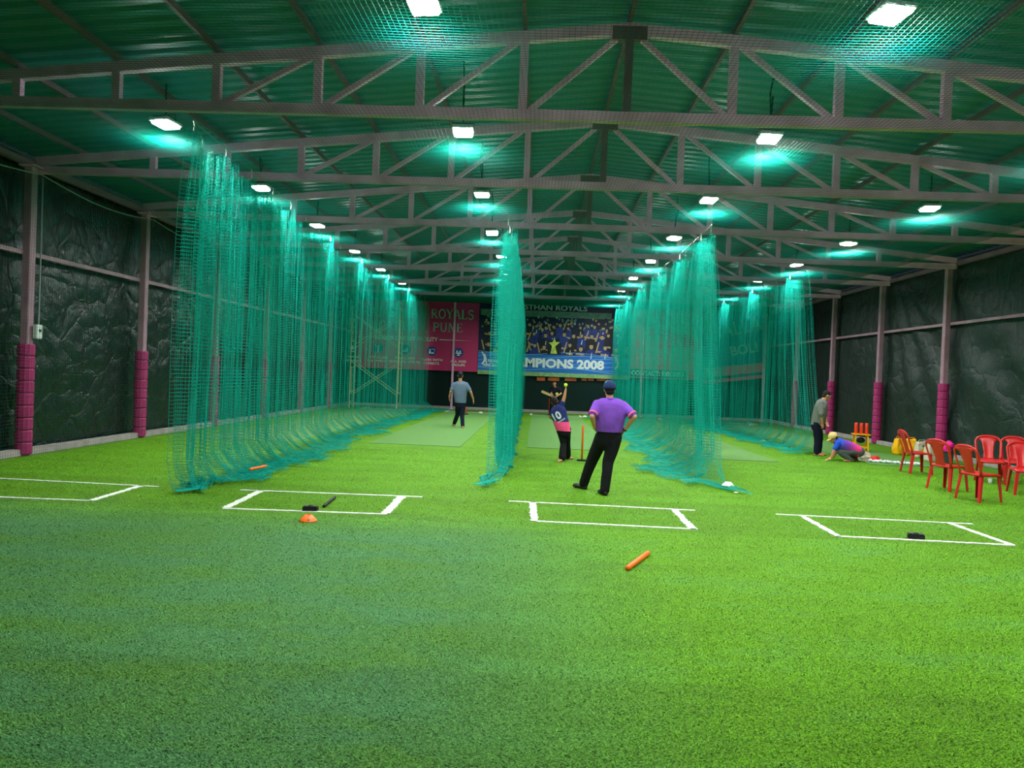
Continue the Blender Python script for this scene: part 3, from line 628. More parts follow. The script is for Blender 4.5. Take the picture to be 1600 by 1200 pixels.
for row, (zz, n_, sc) in enumerate(((ze_ + H_ * .66, 17, .75), (ze_ + H_ * .46, 15, .9), (ze_ + H_ * .2, 12, 1.0))):
    for i in range(n_):
        cx = px0 + .2 + (W_ - .5) * (i + .5 + rs.uniform(-.25, .25)) / n_; cz = zz + rs.uniform(-.08, .08) * 1.2; s = sc * rs.uniform(.85, 1.1); yy -= .0001
        bot = max(ze_ + .0, cz - .75 * s); sh = rs.choice((1, 1, 3))
        poly(bm, [(cx - .24 * s, bot), (cx + .24 * s, bot), (cx + .22 * s, cz - .2 * s), (cx + .07 * s, cz - .11 * s), (cx - .07 * s, cz - .11 * s), (cx - .22 * s, cz - .2 * s)], yy, sh)
        sgn = rs.choice((-1, 1))
        if rs.random() < .55:
            ax = cx + sgn * .2 * s; poly(bm, [(ax - .035, cz - .25 * s), (ax + .035, cz - .25 * s), (ax + .03 + sgn * .12, cz + .2 * s), (ax - .03 + sgn * .12, cz + .2 * s)], yy - .00003, 2)
        else:
            poly(bm, [(cx - .2 * s, bot + .05), (cx + .15 * s, bot + .02), (cx + .15 * s, bot + .1), (cx - .2 * s, bot + .13)], yy - .00003, 2)
        disc(bm, cx, cz + .03 * s, .095 * s, .12 * s, yy - .00004, 12, mi=3); disc(bm, cx, cz, .08 * s, .105 * s, yy - .00006, 12, mi=2)
        disc(bm, cx, cz + .07 * s, .085 * s, .05 * s, yy - .00008, 8, 0, 180, mi=3)
        if rs.random() < .5: poly(bm, [(cx - .02, cz - .5 * s), (cx + .02, cz - .5 * s), (cx + .04, cz - .25 * s), (cx + .02, cz - .25 * s)], yy - .00005, 5)
tx, tz = XZ(866, 541); yy -= .0004
poly(bm, [(tx - .3, ze_), (tx + .3, ze_), (tx + .34, tz + .1), (tx + .1, tz + .32), (tx - .3, tz + .3)], yy, 3)
poly(bm, [(tx - .16, ze_ + .05), (tx + .14, ze_ + .05), (tx + .05, tz), (tx + .26, tz + .2), (tx + .06, tz + .2), (tx, tz + .42), (tx - .08, tz + .18), (tx - .26, tz + .16), (tx - .1, tz)], yy - .0002, 4)
raw('crowd_print', bm, mats, b2)
bm = bmesh.new(); zb = XZ(880, 583)[1]; poly(bm, [(px0, zb), (px1, zb), (px1, ze_), (px0, ze_)], YP - .006); raw('blue_band', bm, M['blueb'], b2)
bm = bmesh.new()
for k in range(7):
    zz = zb + .12 + k * .12; xs = [px0 + W_ * i / 24 for i in range(25)]
    for a, b in zip(xs, xs[1:]): poly(bm, [(a, zz + .09 * math.sin(a * 1.2 + k)), (b, zz + .09 * math.sin(b * 1.2 + k)), (b, zz + .018 + .09 * math.sin(b * 1.2 + k)), (a, zz + .018 + .09 * math.sin(a * 1.2 + k))], YP - .0065)
raw('band_stripes', bm, M['light_blue'], b2)
bm = bmesh.new(); poly(bm, [(px0, pz0), (px1, pz0), (px1, zb), (px0, zb)], YP - .006); raw('grass_strip', bm, M['grassp'], b2)
x1 = XZ(944, 570)[0]; x0 = XZ(776, 565)[0]; zc = XZ(880, 568)[1]
fit_text('champions_lettering', 'CHAMPIONS 2008', x0, x1, zc - .23, zc + .2, M['whitep'], b2, YP - .012, .045)
x0 = XZ(790, 480)[0]; x1 = XZ(918, 482)[0]; zc = XZ(880, 482.5)[1]
fit_text('title_lettering', 'RAJASTHAN ROYALS', x0, x1, zc - .16, zc + .15, M['silverp'], b2, YP - .003, .025)
for (ix, iy) in ((757, 562), (965, 570)):
    cx, cz = XZ(ix, iy); bm = bmesh.new(); yy = YP - .012
    disc(bm, cx, cz + .22, .05, .05, yy); poly(bm, [(cx - .05, cz + .17), (cx + .07, cz + .17), (cx + .1, cz), (cx - .02, cz - .02)], yy); poly(bm, [(cx - .02, cz), (cx + .1, cz), (cx - .08, cz - .22), (cx - .14, cz - .2)], yy - .0002)
    poly(bm, [(cx + .04, cz), (cx + .1, cz - .02), (cx + .14, cz - .24), (cx + .08, cz - .24)], yy - .0002); poly(bm, [(cx - .05, cz + .17), (cx - .15, cz + .35), (cx - .11, cz + .37), (cx, cz + .2)], yy - .0003); raw('batsman_emblem', bm, M['whitep'], b2)
    if ix < 800: fit_text('emblem_lettering', 'INDIAN', cx + .16, cx + .62, cz - .1, cz + .02, M['whitep'], b2, yy); fit_text('emblem_lettering', 'PREMIER LEAGUE', cx - .05, cx + .7, cz - .3, cz - .18, M['whitep'], b2, yy)
# right pink banner with the contact number
b3 = empty('contact_banner', (0, 0, 0), 0, 'magenta banner with white emblem and CONTACT number seen through the teal net', 'banner')
cx0, cx1 = XZ(974, 560)[0] + .3, XZ(1096, 560)[0]; cz0, cz1 = XZ(1035, 592)[1], 4.9
bm = bmesh.new(); box(bm, ((cx0 + cx1) / 2, YP + .02, (cz0 + cz1) / 2), (cx1 - cx0, .03, cz1 - cz0)); fin('panel', bm, M['pink'], b3)
def centred(fn, nm, s, ix0, ix1, iy, h, m):
    a = XZ(ix0, iy)[0]; b = XZ(ix1, iy)[0]; z = XZ((ix0 + ix1) / 2, iy)[1]; fn(nm, s, a, b, z - h, z + h, m, b3, YP - .003)
centred(serif_text, 'lettering', 'RAJASTHAN ROYALS', 975, 1082, 550, .17, M['silverp']); centred(serif_text, 'lettering', 'ACADEMY, PUNE', 985, 1074, 564.5, .16, M['silverp'])
centred(serif_text, 'lettering', 'ROYALS', 1014, 1048, 533.5, .1, M['silverp']); centred(serif_text, 'lettering', 'RAJASTHAN', 1014, 1046, 526.5, .05, M['silverp'])
ex, ez = XZ(1029, 523); royal_mark(ex, ez, .45, M['silverp'], b3)
bm = bmesh.new(); a = XZ(984, 583)[0]; b = XZ(1072, 583)[0]; z = XZ(1030, 584)[1]; poly(bm, [(a, z - .18), (b, z - .18), (b, z + .18), (a, z + .18)], YP - .0025); raw('number_plate', bm, M['navy'], b3)
fit_text('contact_lettering', 'CONTACT: 98508895', a + .07, b - .1, z - .11, z + .11, M['whitep'], b3, YP - .006, .03)
# blue slogan banner
b4 = empty('slogan_banner', (0, 0, 0), 0, 'dark blue banner reading HALLA BOL! with pink stripes in the far right corner', 'banner')
hx0, hx1 = cx1 + .12, XR - .32; hz0, hz1 = 2.0, 4.9
bm = bmesh.new(); box(bm, ((hx0 + hx1) / 2, YP + .02, (hz0 + hz1) / 2), (hx1 - hx0, .03, hz1 - hz0)); fin('panel', bm, M['hallab'], b4)
fit_text('slogan_lettering', 'HALLA', XZ(1112, 497)[0], XZ(1196, 500)[0], XZ(1112, 532)[1], XZ(1112, 510)[1], M['silverp'], b4, YP - .003, .02, math.radians(14))
fit_text('slogan_lettering', 'BOL!', XZ(1143, 550)[0], XZ(1186, 552)[0], XZ(1143, 557)[1], XZ(1143, 541)[1], M['silverp'], b4, YP - .003, .03, math.radians(12))
bm = bmesh.new(); s0 = XZ(1134, 574)[1]; s1 = XZ(1204, 562)[1]; dx = hx1 - hx0; sl = .14
for z0_, th in ((s0 - .42 - .1, .42), (s0 - .42 - .38, .16)): poly(bm, [(hx0, z0_), (hx1, z0_ + sl * dx), (hx1, z0_ + sl * dx + th), (hx0, z0_ + th)], YP - .003)
raw('pink_stripes', bm, M['pink'], b4)
# panels whose orange-brown colour stands in for the lit gap under the poster
t = empty('board_row', (0, 0, 0), 0, 'row of orange brown boards glimpsed in the gap under the team poster', 'board')
for ix0, ix1 in ((839, 852), (856, 874), (883, 901), (909, 917), (919, 928), (933, 951)):
    a, b = XZ(ix0, 590)[0], XZ(ix1, 590)[0]; z = XZ(ix0, 592)[1]
    bm = bmesh.new(); box(bm, ((a + b) / 2, YB - .06, z + .0), (b - a, .03, .17)); fin('board', bm, M['orangeboard'], t, bevel=.005)

# ------------------------------------------------------------------ scaffold tower
t = empty('scaffold_tower', (-6.95, 30.25, 0), 0, 'tall beige scaffold tower on castors behind the left net', 'scaffold')
xs_ = (-1.02, 1.02); ysd = (-.35, .35)
for x in xs_:
    for k, (za, zb_) in enumerate(((.16, 2.3), (2.3, 4.35))):
        bm = bmesh.new()
        for y in ysd: tube(bm, [(x, y, za), (x, y, zb_)], .026, 8)
        for z in (za + .12, za + .55, zb_ - .55, zb_ - .1): tube(bm, [(x, ysd[0], z), (x, ysd[1], z)], .018, 6)
        tube(bm, [(x, -.12, za + .55), (x, -.12, zb_ - .55)], .014, 6); fin('ladder_frame', bm, M['scaf'], t)
for y in ysd:
    for za, zb_ in ((.6, 2.0), (2.6, 4.0)):
        bm = bmesh.new(); tube(bm, [(xs_[0], y, za), (xs_[1], y, zb_)], .014, 6); tube(bm, [(xs_[0], y + .03, zb_), (xs_[1], y + .03, za)], .014, 6); fin('cross_brace', bm, M['scaf'], t)
for x in xs_:
    for y in ysd:
        bm = bmesh.new(); box(bm, (x, y, .14), (.05, .07, .08)); c_ = fin('castor', bm, M['scaf'], t)
        bm = bmesh.new(); lathe(bm, [(.04, -.02), (.075, -.018), (.075, .018), (.04, .02)], (x, y, .078), 14, Matrix.Rotation(math.pi / 2, 3, 'Y')); fin('wheel', bm, M['cream'], c_)

# ------------------------------------------------------------------ cricket gear
def gp(name, x, y, lab, cat, rz=0, grp=None): p = G(x, y); return empty(name, (p.x, p.y, 0), rz, lab, cat, grp)
t = gp('disc_marker', 481.5, 814, 'orange disc cone on the turf in front of the black stump base', 'disc cone')
bm = bmesh.new(); lathe(bm, [(.1, .003), (.094, .012), (.036, .072), (.026, .072), (.084, .008), (.086, .003)], n=28); fin('dome', bm, M['orange'], t, True)
bm = bmesh.new(); box(bm, (.03, -.075, .024), (.02, .05, .002), Matrix.Rotation(-.8, 3, 'X')); fin('scratch_mark', bm, M['cream'], t)
wd = [((677, 642), 'small white disc cone at the far left corner of the walking man\'s pitch'), ((751, 646), 'small white disc cone at the far right of the walking man\'s pitch'), ((914, 652), 'white disc cone beyond the bowler\'s stump, left of the purple shirt'), ((1031, 656), 'white disc cone behind the net right of the purple-shirted man'), ((1174, 665), 'white disc cone near the far right crease line, the farther of two'), ((1192, 691), 'white disc cone behind the far right net, the nearer of two'), ((1137, 765), 'white disc lying on the spread foot of the right-hand net')]
for k, ((x, y), lab) in enumerate(wd):
    t = gp('disc_marker', x, y, lab, 'disc cone', 0, 'white disc cones'); z0 = .06 if k == 6 else .012
    bm = bmesh.new(); lathe(bm, [(.1, .003 + z0), (.094, .012 + z0), (.05, .062 + z0), (.034, .062 + z0), (.086, .003 + z0)], n=22); fin('dome', bm, M['whitep'], t, True)
tag(fin('paper_scrap', (lambda b: (ball(b, G(1150, 771) + Vector((0, 0, .012)), .03, (1.2, .8, .4)), b)[1])(bmesh.new()), M['whitep']), 'tiny white scrap in front of the right-hand net\'s foot', 'scrap')
def ballobj(p, r, lab, m='ballm'):
    t = empty('tennis_ball', p, 0, lab, 'ball'); bm = bmesh.new(); ball(bm, (0, 0, 0), r, seg=16); fin('felt', bm, M[m], t, True)
    bm = bmesh.new(); tube(bm, [(r * .995 * math.cos(a) * math.cos(.45 * math.sin(2 * a)), r * .995 * math.sin(a) * math.cos(.45 * math.sin(2 * a)), r * .995 * math.sin(.45 * math.sin(2 * a))) for a in np.linspace(0, 6.28, 40)], .0016, 4); fin('seam', bm, M['whitep'], t)
q = G(643, 651); ballobj((q.x, q.y, .034), .034, 'yellow ball on the turf near the far foot of the left net')
def stump_base(x, y, lab, rz, n=1, grp=None):
    t = gp('stump_stand', x, y, lab, 'stump stand', rz, grp)
    bm = bmesh.new(); box(bm, (0, 0, .03), (.17, .1, .055)); fin('block', bm, M['black'], t, bevel=.006)
    bm = bmesh.new(); lathe(bm, [(.024, .05), (.03, .055), (.03, .07), (.02, .07), (.018, .058)], (0, 0, 0), 16); fin('socket', bm, M['grey'], t)
    bm = bmesh.new(); [box(bm, (sx * .058, 0, .062), (.03, .07, .008)) for sx in (-1, 1)]; fin('spring_plate', bm, M['grey'], t)
    return t
stump_base(485, 798.5, 'black rubber stump base on the tape line behind the orange disc', .1); stump_base(1431, 842, 'black rubber stump base on the tape line near the red chairs', -.35)
def lying_stump(name, a, b, r, m, lab, z=None):
    a = Vector(a); b = Vector(b); mid = (a + b) / 2; t = empty(name, (mid.x, mid.y, 0), 0, lab, 'stump'); o = Vector((mid.x, mid.y, 0)); a -= o; b -= o; d = (b - a).normalized()
    bm = bmesh.new(); tube(bm, [a, a + d * .015, b - d * .05, b - d * .02, b], [r * .8, r, r, r * .8, r * .35], 16); fin('shaft', bm, M[m], t, True)
    bm = bmesh.new(); [tube(bm, [a + d * q_, a + d * (q_ + .006)], r * 1.03, 16) for q_ in (.05, .08)]; fin('groove', bm, M[m], t)
a = G(980, 888, .024); b = G(1014, 863, .024); lying_stump('cricket_stump', a, b, .024, 'orange', 'orange plastic stump lying alone on the near turf')
a = G(506, 791, .02); b = G(524, 776, .02); lying_stump('cricket_stump', a, b, .02, 'black', 'black stump lying inside the crease box beside the stump base')
a = PY(390, 745, 10.5); b = PY(417, 736, 10.9); a.z = max(a.z, .1); lying_stump('cricket_stump', (a.x, a.y, .12), (b.x, b.y, .13), .022, 'orange', 'orange stump resting on the heaped foot of the left net')
def stump_set(p, n, h, m, lab, gap=.11, rz=0.):
    t = empty('stump_set', p, rz, lab, 'stumps'); bm = bmesh.new(); box(bm, (0, 0, .02), (max(.2, gap * n + .06), .1, .035)); fin('base', bm, M['black'], t, bevel=.005)
    for i in range(n):
        x = (i - (n - 1) / 2) * gap; bm = bmesh.new(); tube(bm, [(x, 0, .03), (x, 0, h - .03), (x, 0, h)], [.02, .02, .012], 14); s_ = fin('stump', bm, M[m], t, True)
    return t
q = G(909, 720.5); stump_set(q, 1, .735, 'orange', 'single orange stump standing beside the bowler on a black base')
q = G(857.5, 649); stump_set(q, 1, .73, 'redst', 'tall red stump in front of the batsman\'s bat', .1)
q = G(726, 648); stump_set(q, 3, .3, 'redst', 'short red plastic stumps at the far end of the walking man\'s lane', .075)

# yellow stool with stumps on it
q = G(1344, 705); t = empty('tool_stool', (q.x, q.y, 0), math.radians(-14), 'low yellow framed stool by the right wall carrying three orange tubes', 'stool')
for sx in (-1, 1):
    for sy in (-1, 1):
        bm = bmesh.new(); beam(bm, (sx * .17, sy * .14, 0), (sx * .15, sy * .12, .44), .035, .035, Vector((0, 1, 0))); fin('leg', bm, M['yellow'], t)
bm = bmesh.new(); box(bm, (0, 0, .455), (.44, .34, .03)); fin('seat', bm, M['yellow'], t, bevel=.008)
bm = bmesh.new(); box(bm, (0, -.12, .12), (.3, .03, .05)); box(bm, (0, .12, .12), (.3, .03, .05)); fin('rail', bm, M['yellow'], t)
bm = bmesh.new(); ball(bm, (.0, .0, .3), .1, (1.1, .7, .8)); fin('dark_pouch', bm, M['black'], t, True)
R_ = Matrix.Rotation(math.radians(-14), 3, 'Z')
for k, (dx, lab) in enumerate(((-.13, 'left of three'), (0, 'middle of three'), (.13, 'right of three'))):
    o = R_ @ Vector((dx, -.03, 0)); u = empty('orange_tube', (q.x + o.x, q.y + o.y, .471), 0, f'upright orange tube on the yellow stool, {lab}', 'tube', 'orange tubes on the stool')
    bm = bmesh.new(); lathe(bm, [(.04, 0), (.043, .006), (.043, .285), (.04, .29), (.034, .29), (.034, .25)], n=18); fin('tube_body', bm, M['redst'], u, True)
def blob(name, bm, voxel, m, parent=None, sm_=4, zmin=None):
    me = bpy.data.meshes.new(name); bm.to_mesh(me); bm.free(); o = bpy.data.objects.new('tmp', me); COL.objects.link(o)
    r = o.modifiers.new('r', 'REMESH'); r.mode = 'VOXEL'; r.voxel_size = voxel
    if sm_: s = o.modifiers.new('s', 'SMOOTH'); s.iterations = sm_; s.factor = .5
    dg = bpy.context.evaluated_depsgraph_get(); me2 = bpy.data.meshes.new_from_object(o.evaluated_get(dg)); bpy.data.objects.remove(o); bpy.data.meshes.remove(me); me2.name = name
    if zmin is not None:
        for v in me2.vertices:
            if v.co.z < zmin: v.co.z = zmin
    return link(name, me2, m, parent, True)
def bag(name, loc, size, m, lab, cat, rz=0, seed=1, lump=.12):
    t = empty(name, (loc.x, loc.y, 0), rz, lab, cat); bm = bmesh.new(); bmesh.ops.create_cube(bm, size=1); bmesh.ops.subdivide_edges(bm, edges=bm.edges[:], cuts=9, use_grid_fill=True)
    for v in bm.verts:
        n_ = noise.noise_vector(v.co * 2.6 + Vector((seed, 0, 0))); w_ = 1 - .25 * max(0, v.co.z) * 1.2
        v.co = Vector(((v.co.x * w_ + n_.x * lump) * size[0], (v.co.y * w_ * (1 - .5 * max(0, v.co.z + .1)) + n_.y * lump) * size[1], max(0, (v.co.z + .5 + n_.z * lump * .8)) * size[2]))
    fin('body', bm, m, t, True)
    bm = bmesh.new(); tube(bm, [(-.12 * size[0] / .3, 0, size[2] * .93), (-.08, 0, size[2] * 1.12), (.08, 0, size[2] * 1.12), (.12 * size[0] / .3, 0, size[2] * .93)], .008, 6); fin('handle', bm, m, t)
    return t
bag('kit_bag', G(1350, 720) + Vector((.03, .1, 0)), (.26, .24, .18), M['cream'], 'white cloth bag on the turf between the crouching person and the red cap', 'bag', .2, 3)
q = G(1367, 722); t = empty('sports_cap', (q.x, q.y, 0), .2, 'red cap with yellow brim lying on the turf by the white bag', 'cap')
bm = bmesh.new(); ball(bm, (0, 0, .04), .12, (1.05, .95, .95)); blob('crown', bm, .012, M['redgrip'], t, zmin=.01)
bm = bmesh.new(); ball(bm, (.09, -.04, .02), .1, (1.2, .8, .12)); fin('brim', bm, M['yellow'], t, True)
# crumpled white netting in a long strip
bm = bmesh.new(); a = G(1358, 722.5); b = G(1440, 728.5); pts = []
for i in range(44):
    p = a.lerp(b, i / 43); pts.append(Vector((p.x + .03 * math.sin(i * 1.9), p.y + .05 * math.sin(i * 1.3 + 1), .03 + .02 * abs(math.sin(i * 2.3)))))
tube(bm, pts, [.028 + .016 * math.sin(i * 2.1) for i in range(44)], 8); blob_o = fin('cloth_strip', bm, M['whitep'], None, True); tag(blob_o, 'crumpled strip of white cloth trailing over the turf toward the red chairs', 'cloth')
bag('yellow_bag', G(1409, 711) + Vector((-.02, .12, 0)), (.26, .2, .42), M['yellow'], 'upright yellow bag beside the right wall, left of two behind the first red chair', 'bag', .3, 8)
bag('yellow_bag', G(1427, 712) + Vector((0, .14, 0)), (.26, .2, .41), M['yellow'], 'upright yellow bag seen through the back of the leftmost red chair', 'bag', -.2, 12)
t = bag('patterned_bag', G(1443, 716) + Vector((0, .1, 0)), (.28, .2, .4), M['cream'], 'white bag with dark green and yellow leaf pattern between two red chairs', 'bag', .1, 15)
bm = bmesh.new(); poly(bm, [(-.12, .1), (-.02, .12), (-.04, .24), (-.1, .22)], -.125); fin('yellow_print', bm, M['yellow'], t)
bm = bmesh.new(); poly(bm, [(.02, .3), (.1, .34), (.08, .16), (.0, .2)], -.125); poly(bm, [(-.08, .3), (-.02, .28), (-.03, .34)], -.125); fin('dark_print', bm, M['tarpR'], t)
bag('beige_bag', G(1460, 722) + Vector((0, .12, 0)), (.28, .22, .46), M['cream'], 'tall plain beige bag leaning behind the second red chair', 'bag', .1, 21, .06)
q = G(1484, 725); t = empty('waste_bucket', (q.x, q.y + .1, 0), 0, 'dark grey bucket by the right wall holding a bright pink cloth', 'bucket')
bm = bmesh.new(); lathe(bm, [(.1, 0), (.105, .01), (.13, .27), (.137, .28), (.125, .28), (.1, .03)], n=22); fin('shell', bm, M['grey'], t, True)
bm = bmesh.new(); lathe(bm, [(.128, .265), (.142, .27), (.142, .285), (.128, .285)], n=22); fin('rim', bm, M['black'], t)
t2 = empty('pink_cloth', (q.x, q.y + .1, .24), 0, 'bright pink cloth bundle stuffed in the grey bucket', 'cloth')
bm = bmesh.new(); [ball(bm, (rng.uniform(-.05, .05), rng.uniform(-.04, .04), .06 + .045 * i), .09 - .006 * i) for i in range(5)]; blob('bundle', bm, .015, M['magenta'], t2)
q = G(1547, 755); t = empty('plastic_cup', (q.x, q.y, 0), 0, 'small white cup on the turf among the red chairs', 'cup')
bm = bmesh.new(); lathe(bm, [(.028, 0), (.03, .004), (.038, .09), (.034, .09), (.027, .01)], n=18); fin('cup_wall', bm, M['whitep'], t, True)
bm = bmesh.new(); lathe(bm, [(.036, .086), (.041, .088), (.041, .094), (.036, .094)], n=18); fin('rim', bm, M['whitep'], t)

# ------------------------------------------------------------------ red plastic chairs
def make_chair():
    t = empty('plastic_chair', (0, 0, 0))
    # seat: dished plate with rolled apron
    bm = bmesh.new(); n = 14; rows = []
    def outl(u, v): return ((.205 - .012 * (v < 0)) * u * (1 - .06 * (v + 1) / 2 * 0), .2 * v)
    for j in range(n + 1):
        r = []
        for i in range(n + 1):
            u = i / n * 2 - 1; v = j / n * 2 - 1; x = .21 * u * math.sqrt(1 - .12 * v * v); y = .205 * v * math.sqrt(1 - .12 * u * u)
            z = .44 - .016 * (1 - u * u) * (1 - v * v) + .004 * math.exp(-((abs(u) - .9) / .1) ** 2) - (.018 * max(0, v - .75) / .25)
            r.append(bm.verts.new((x, y, z)))
        rows.append(r)
    for j in range(n):
        for i in range(n): bm.faces.new((rows[j][i], rows[j][i + 1], rows[j + 1][i + 1], rows[j + 1][i]))
    edge = rows[0][:] + [rows[j][n] for j in range(1, n + 1)] + rows[n][-2::-1] + [rows[j][0] for j in range(n - 1, 0, -1)]
    low = [bm.verts.new((v.co.x * 1.02, v.co.y * 1.02, v.co.z - .04)) for v in edge]
    for i in range(len(edge)): bm.faces.new((edge[i], low[i], low[(i + 1) % len(edge)], edge[(i + 1) % len(edge)]))
    o = fin('seat', bm, M['redp'], t, True); s = o.modifiers.new('thick', 'SOLIDIFY'); s.thickness = .006; s.offset = -1
    for sx in (-1, 1):
        for sy, yt, yb in ((1, .185, .215), (-1, -.18, -.235)):
            bm = bmesh.new(); secs = []
            for q_ in range(6):
                f = q_ / 5; x = sx * (.185 + .03 * f); y = yt + (yb - yt) * f; w_ = .04 - .014 * f; z = .425 * (1 - f)
                A = [(x + sx * .008, y - w_ * (1 if sy > 0 else -1) * 1.1), (x + sx * .008, y + .006 * sy), (x - sx * w_ * 1.1, y + .006 * sy), (x - sx * w_ * 1.1, y - .004 * sy), (x - sx * .004, y - .004 * sy), (x - sx * .004, y - w_ * (1 if sy > 0 else -1) * 1.1)]
                secs.append([bm.verts.new((a_, b_, z)) for a_, b_ in A])
            for A, B in zip(secs, secs[1:]):
                for i in range(6): bm.faces.new((A[i], A[(i + 1) % 6], B[(i + 1) % 6], B[i]))
            bm.faces.new(secs[0]); bm.faces.new(secs[-1][::-1]); fin('leg', bm, M['redp'], t)
    # back arch
    bm = bmesh.new(); pts = []
    def yb(z): return -.185 - .16 * max(0, (z - .42) / .45) ** 1.15
    for z in (.40, .5, .6, .7): pts.append((-.185 - .02 * (z - .4) / .3, yb(z), z))
    for a_ in np.linspace(180, 0, 15):
        z = .74 + .125 * math.sin(math.radians(a_)); pts.append((.208 * math.copysign(abs(math.cos(math.radians(a_))) ** .75, math.cos(math.radians(a_))), yb(z) + .0, z))
    for z in (.7, .6, .5, .40): pts.append((.185 + .02 * (z - .4) / .3, yb(z), z))
    tube(bm, pts, .022, 10, flat=.5); fin('back_frame', bm, M['redp'], t, True)
    bm = bmesh.new(); rows = []
    for j in range(13):
        f = j / 12; z = .425 + .425 * f; hw = .062 + .075 * f ** 1.7 + .035 * (1 - f) ** 5
        if f > .8: hw += .03 * (f - .8) / .2
        rows.append([bm.verts.new((hw * u, yb(z) - .018 * (1 - u * u) * math.sin(math.pi * min(1, f + .1)), z - (.028 * u * u if f > .9 else 0))) for u in np.linspace(-1, 1, 9)])
    for A, B in zip(rows, rows[1:]):
        for i in range(8): bm.faces.new((A[i], A[i + 1], B[i + 1], B[i]))
    o = fin('back_splat', bm, M['redp'], t, True); s = o.modifiers.new('thick', 'SOLIDIFY'); s.thickness = .007
    return t
ch0 = make_chair()
q4 = G(1548, 718, .44); q5 = G(1584, 722, .44); q6 = G(1594, 732, .44)
for k, (x, y, rz, lab) in enumerate(((7.82, 14.82, -92, 'leftmost red plastic chair, facing the right wall'), (7.13, 12.5, -66, 'red plastic chair turned away, between the leftmost chair and the nearest one'), (7.02, 11.45, -72, 'nearest red plastic chair, its back to the camera'),
        (q4.x, q4.y, 158, 'red plastic chair facing the camera by the right wall, with a full open back showing'), (q5.x + .28, q5.y + .35, 156, 'red plastic chair at the right picture edge, the farther of two overlapping'), (q6.x + .1, q6.y, 162, 'red plastic chair cut by the right picture edge, the nearer of two overlapping'))):
    t = ch0 if k == 0 else copy_tree(ch0); t.location = (x, y, 0); t.rotation_euler.z = math.radians(rz); tag(t, lab, 'chair', 'red plastic chairs')

# ------------------------------------------------------------------ people
def limb(bm, a, b, ra, rb, n=12):
    a, b = Vector(a), Vector(b); tube(bm, [a, a.lerp(b, .33), a.lerp(b, .66), b], [ra, ra + (rb - ra) * .33, ra + (rb - ra) * .66, rb], n); ball(bm, a, ra, seg=12); ball(bm, b, rb, seg=12)
def hand(bm, w_, d, nrm, s, curl=.5, thumb=1):
    d = d.normalized(); side = d.cross(nrm).normalized(); nrm = side.cross(d).normalized(); pc = w_ + d * .05 * s
    for q_ in (-1, -.33, .33, 1): limb(bm, w_ + d * .012 * s + side * .012 * q_ * s, w_ + d * .088 * s + side * .028 * q_ * s, .015 * s, .012 * s, 8)
    for q_, L_ in ((-1, .9), (-.34, 1.05), (.33, 1.), (1, .78)):
        p = w_ + d * .092 * s + side * (.031 * q_) * s; dd = (d + side * .1 * q_).normalized(); ang = 0
        for k, ln in enumerate((.038, .026, .02)):
            ang += curl * (.5 + .35 * k); v = (dd * math.cos(ang) + nrm * math.sin(ang)).normalized(); e = p + v * ln * L_ * s; limb(bm, p, e, (.0095 - .0008 * k) * s, (.0088 - .0008 * k) * s, 8); p = e
    p = w_ + d * .025 * s + side * .026 * thumb * s
    for v, ln in (((side * thumb * .8 + d * .6 + nrm * .3), .035), ((side * thumb * .35 + d * .9 + nrm * .4), .03)): e = p + v.normalized() * ln * s; limb(bm, p, e, .0115 * s, .0095 * s, 8); p = e
def foot(bm, an, toe, s, r=1., toes=True):
    d = (toe - an); d.z = 0; L_ = d.length; d.normalize(); sd = Vector((-d.y, d.x, 0)); g = Vector((0, 0, -an.z))
    lo = an + g + Vector((0, 0, .03 * s)); limb(bm, an, lo - d * .03 * s + Vector((0, 0, .01)), .036 * s * r, .034 * s * r)
    limb(bm, lo - d * .03 * s, lo + d * .11 * s, .036 * s * r, .036 * s * r); limb(bm, lo - d * .01 * s - sd * .018 * s, lo + d * .14 * s - sd * .022 * s, .028 * s * r, .026 * s * r); limb(bm, lo - d * .01 * s + sd * .018 * s, lo + d * .14 * s + sd * .022 * s, .028 * s * r, .026 * s * r)
    if toes:
        for k in range(5): limb(bm, lo + d * .14 * s + sd * (-.036 + .018 * k) * s - Vector((0, 0, .012 * s)), lo + d * (.185 - .008 * abs(k - 1)) * s + sd * (-.038 + .019 * k) * s - Vector((0, 0, .016 * s)), .012 * s, .0105 * s, 8)
    else: limb(bm, lo + d * .12 * s, lo + d * .175 * s, .04 * s * r, .032 * s * r)
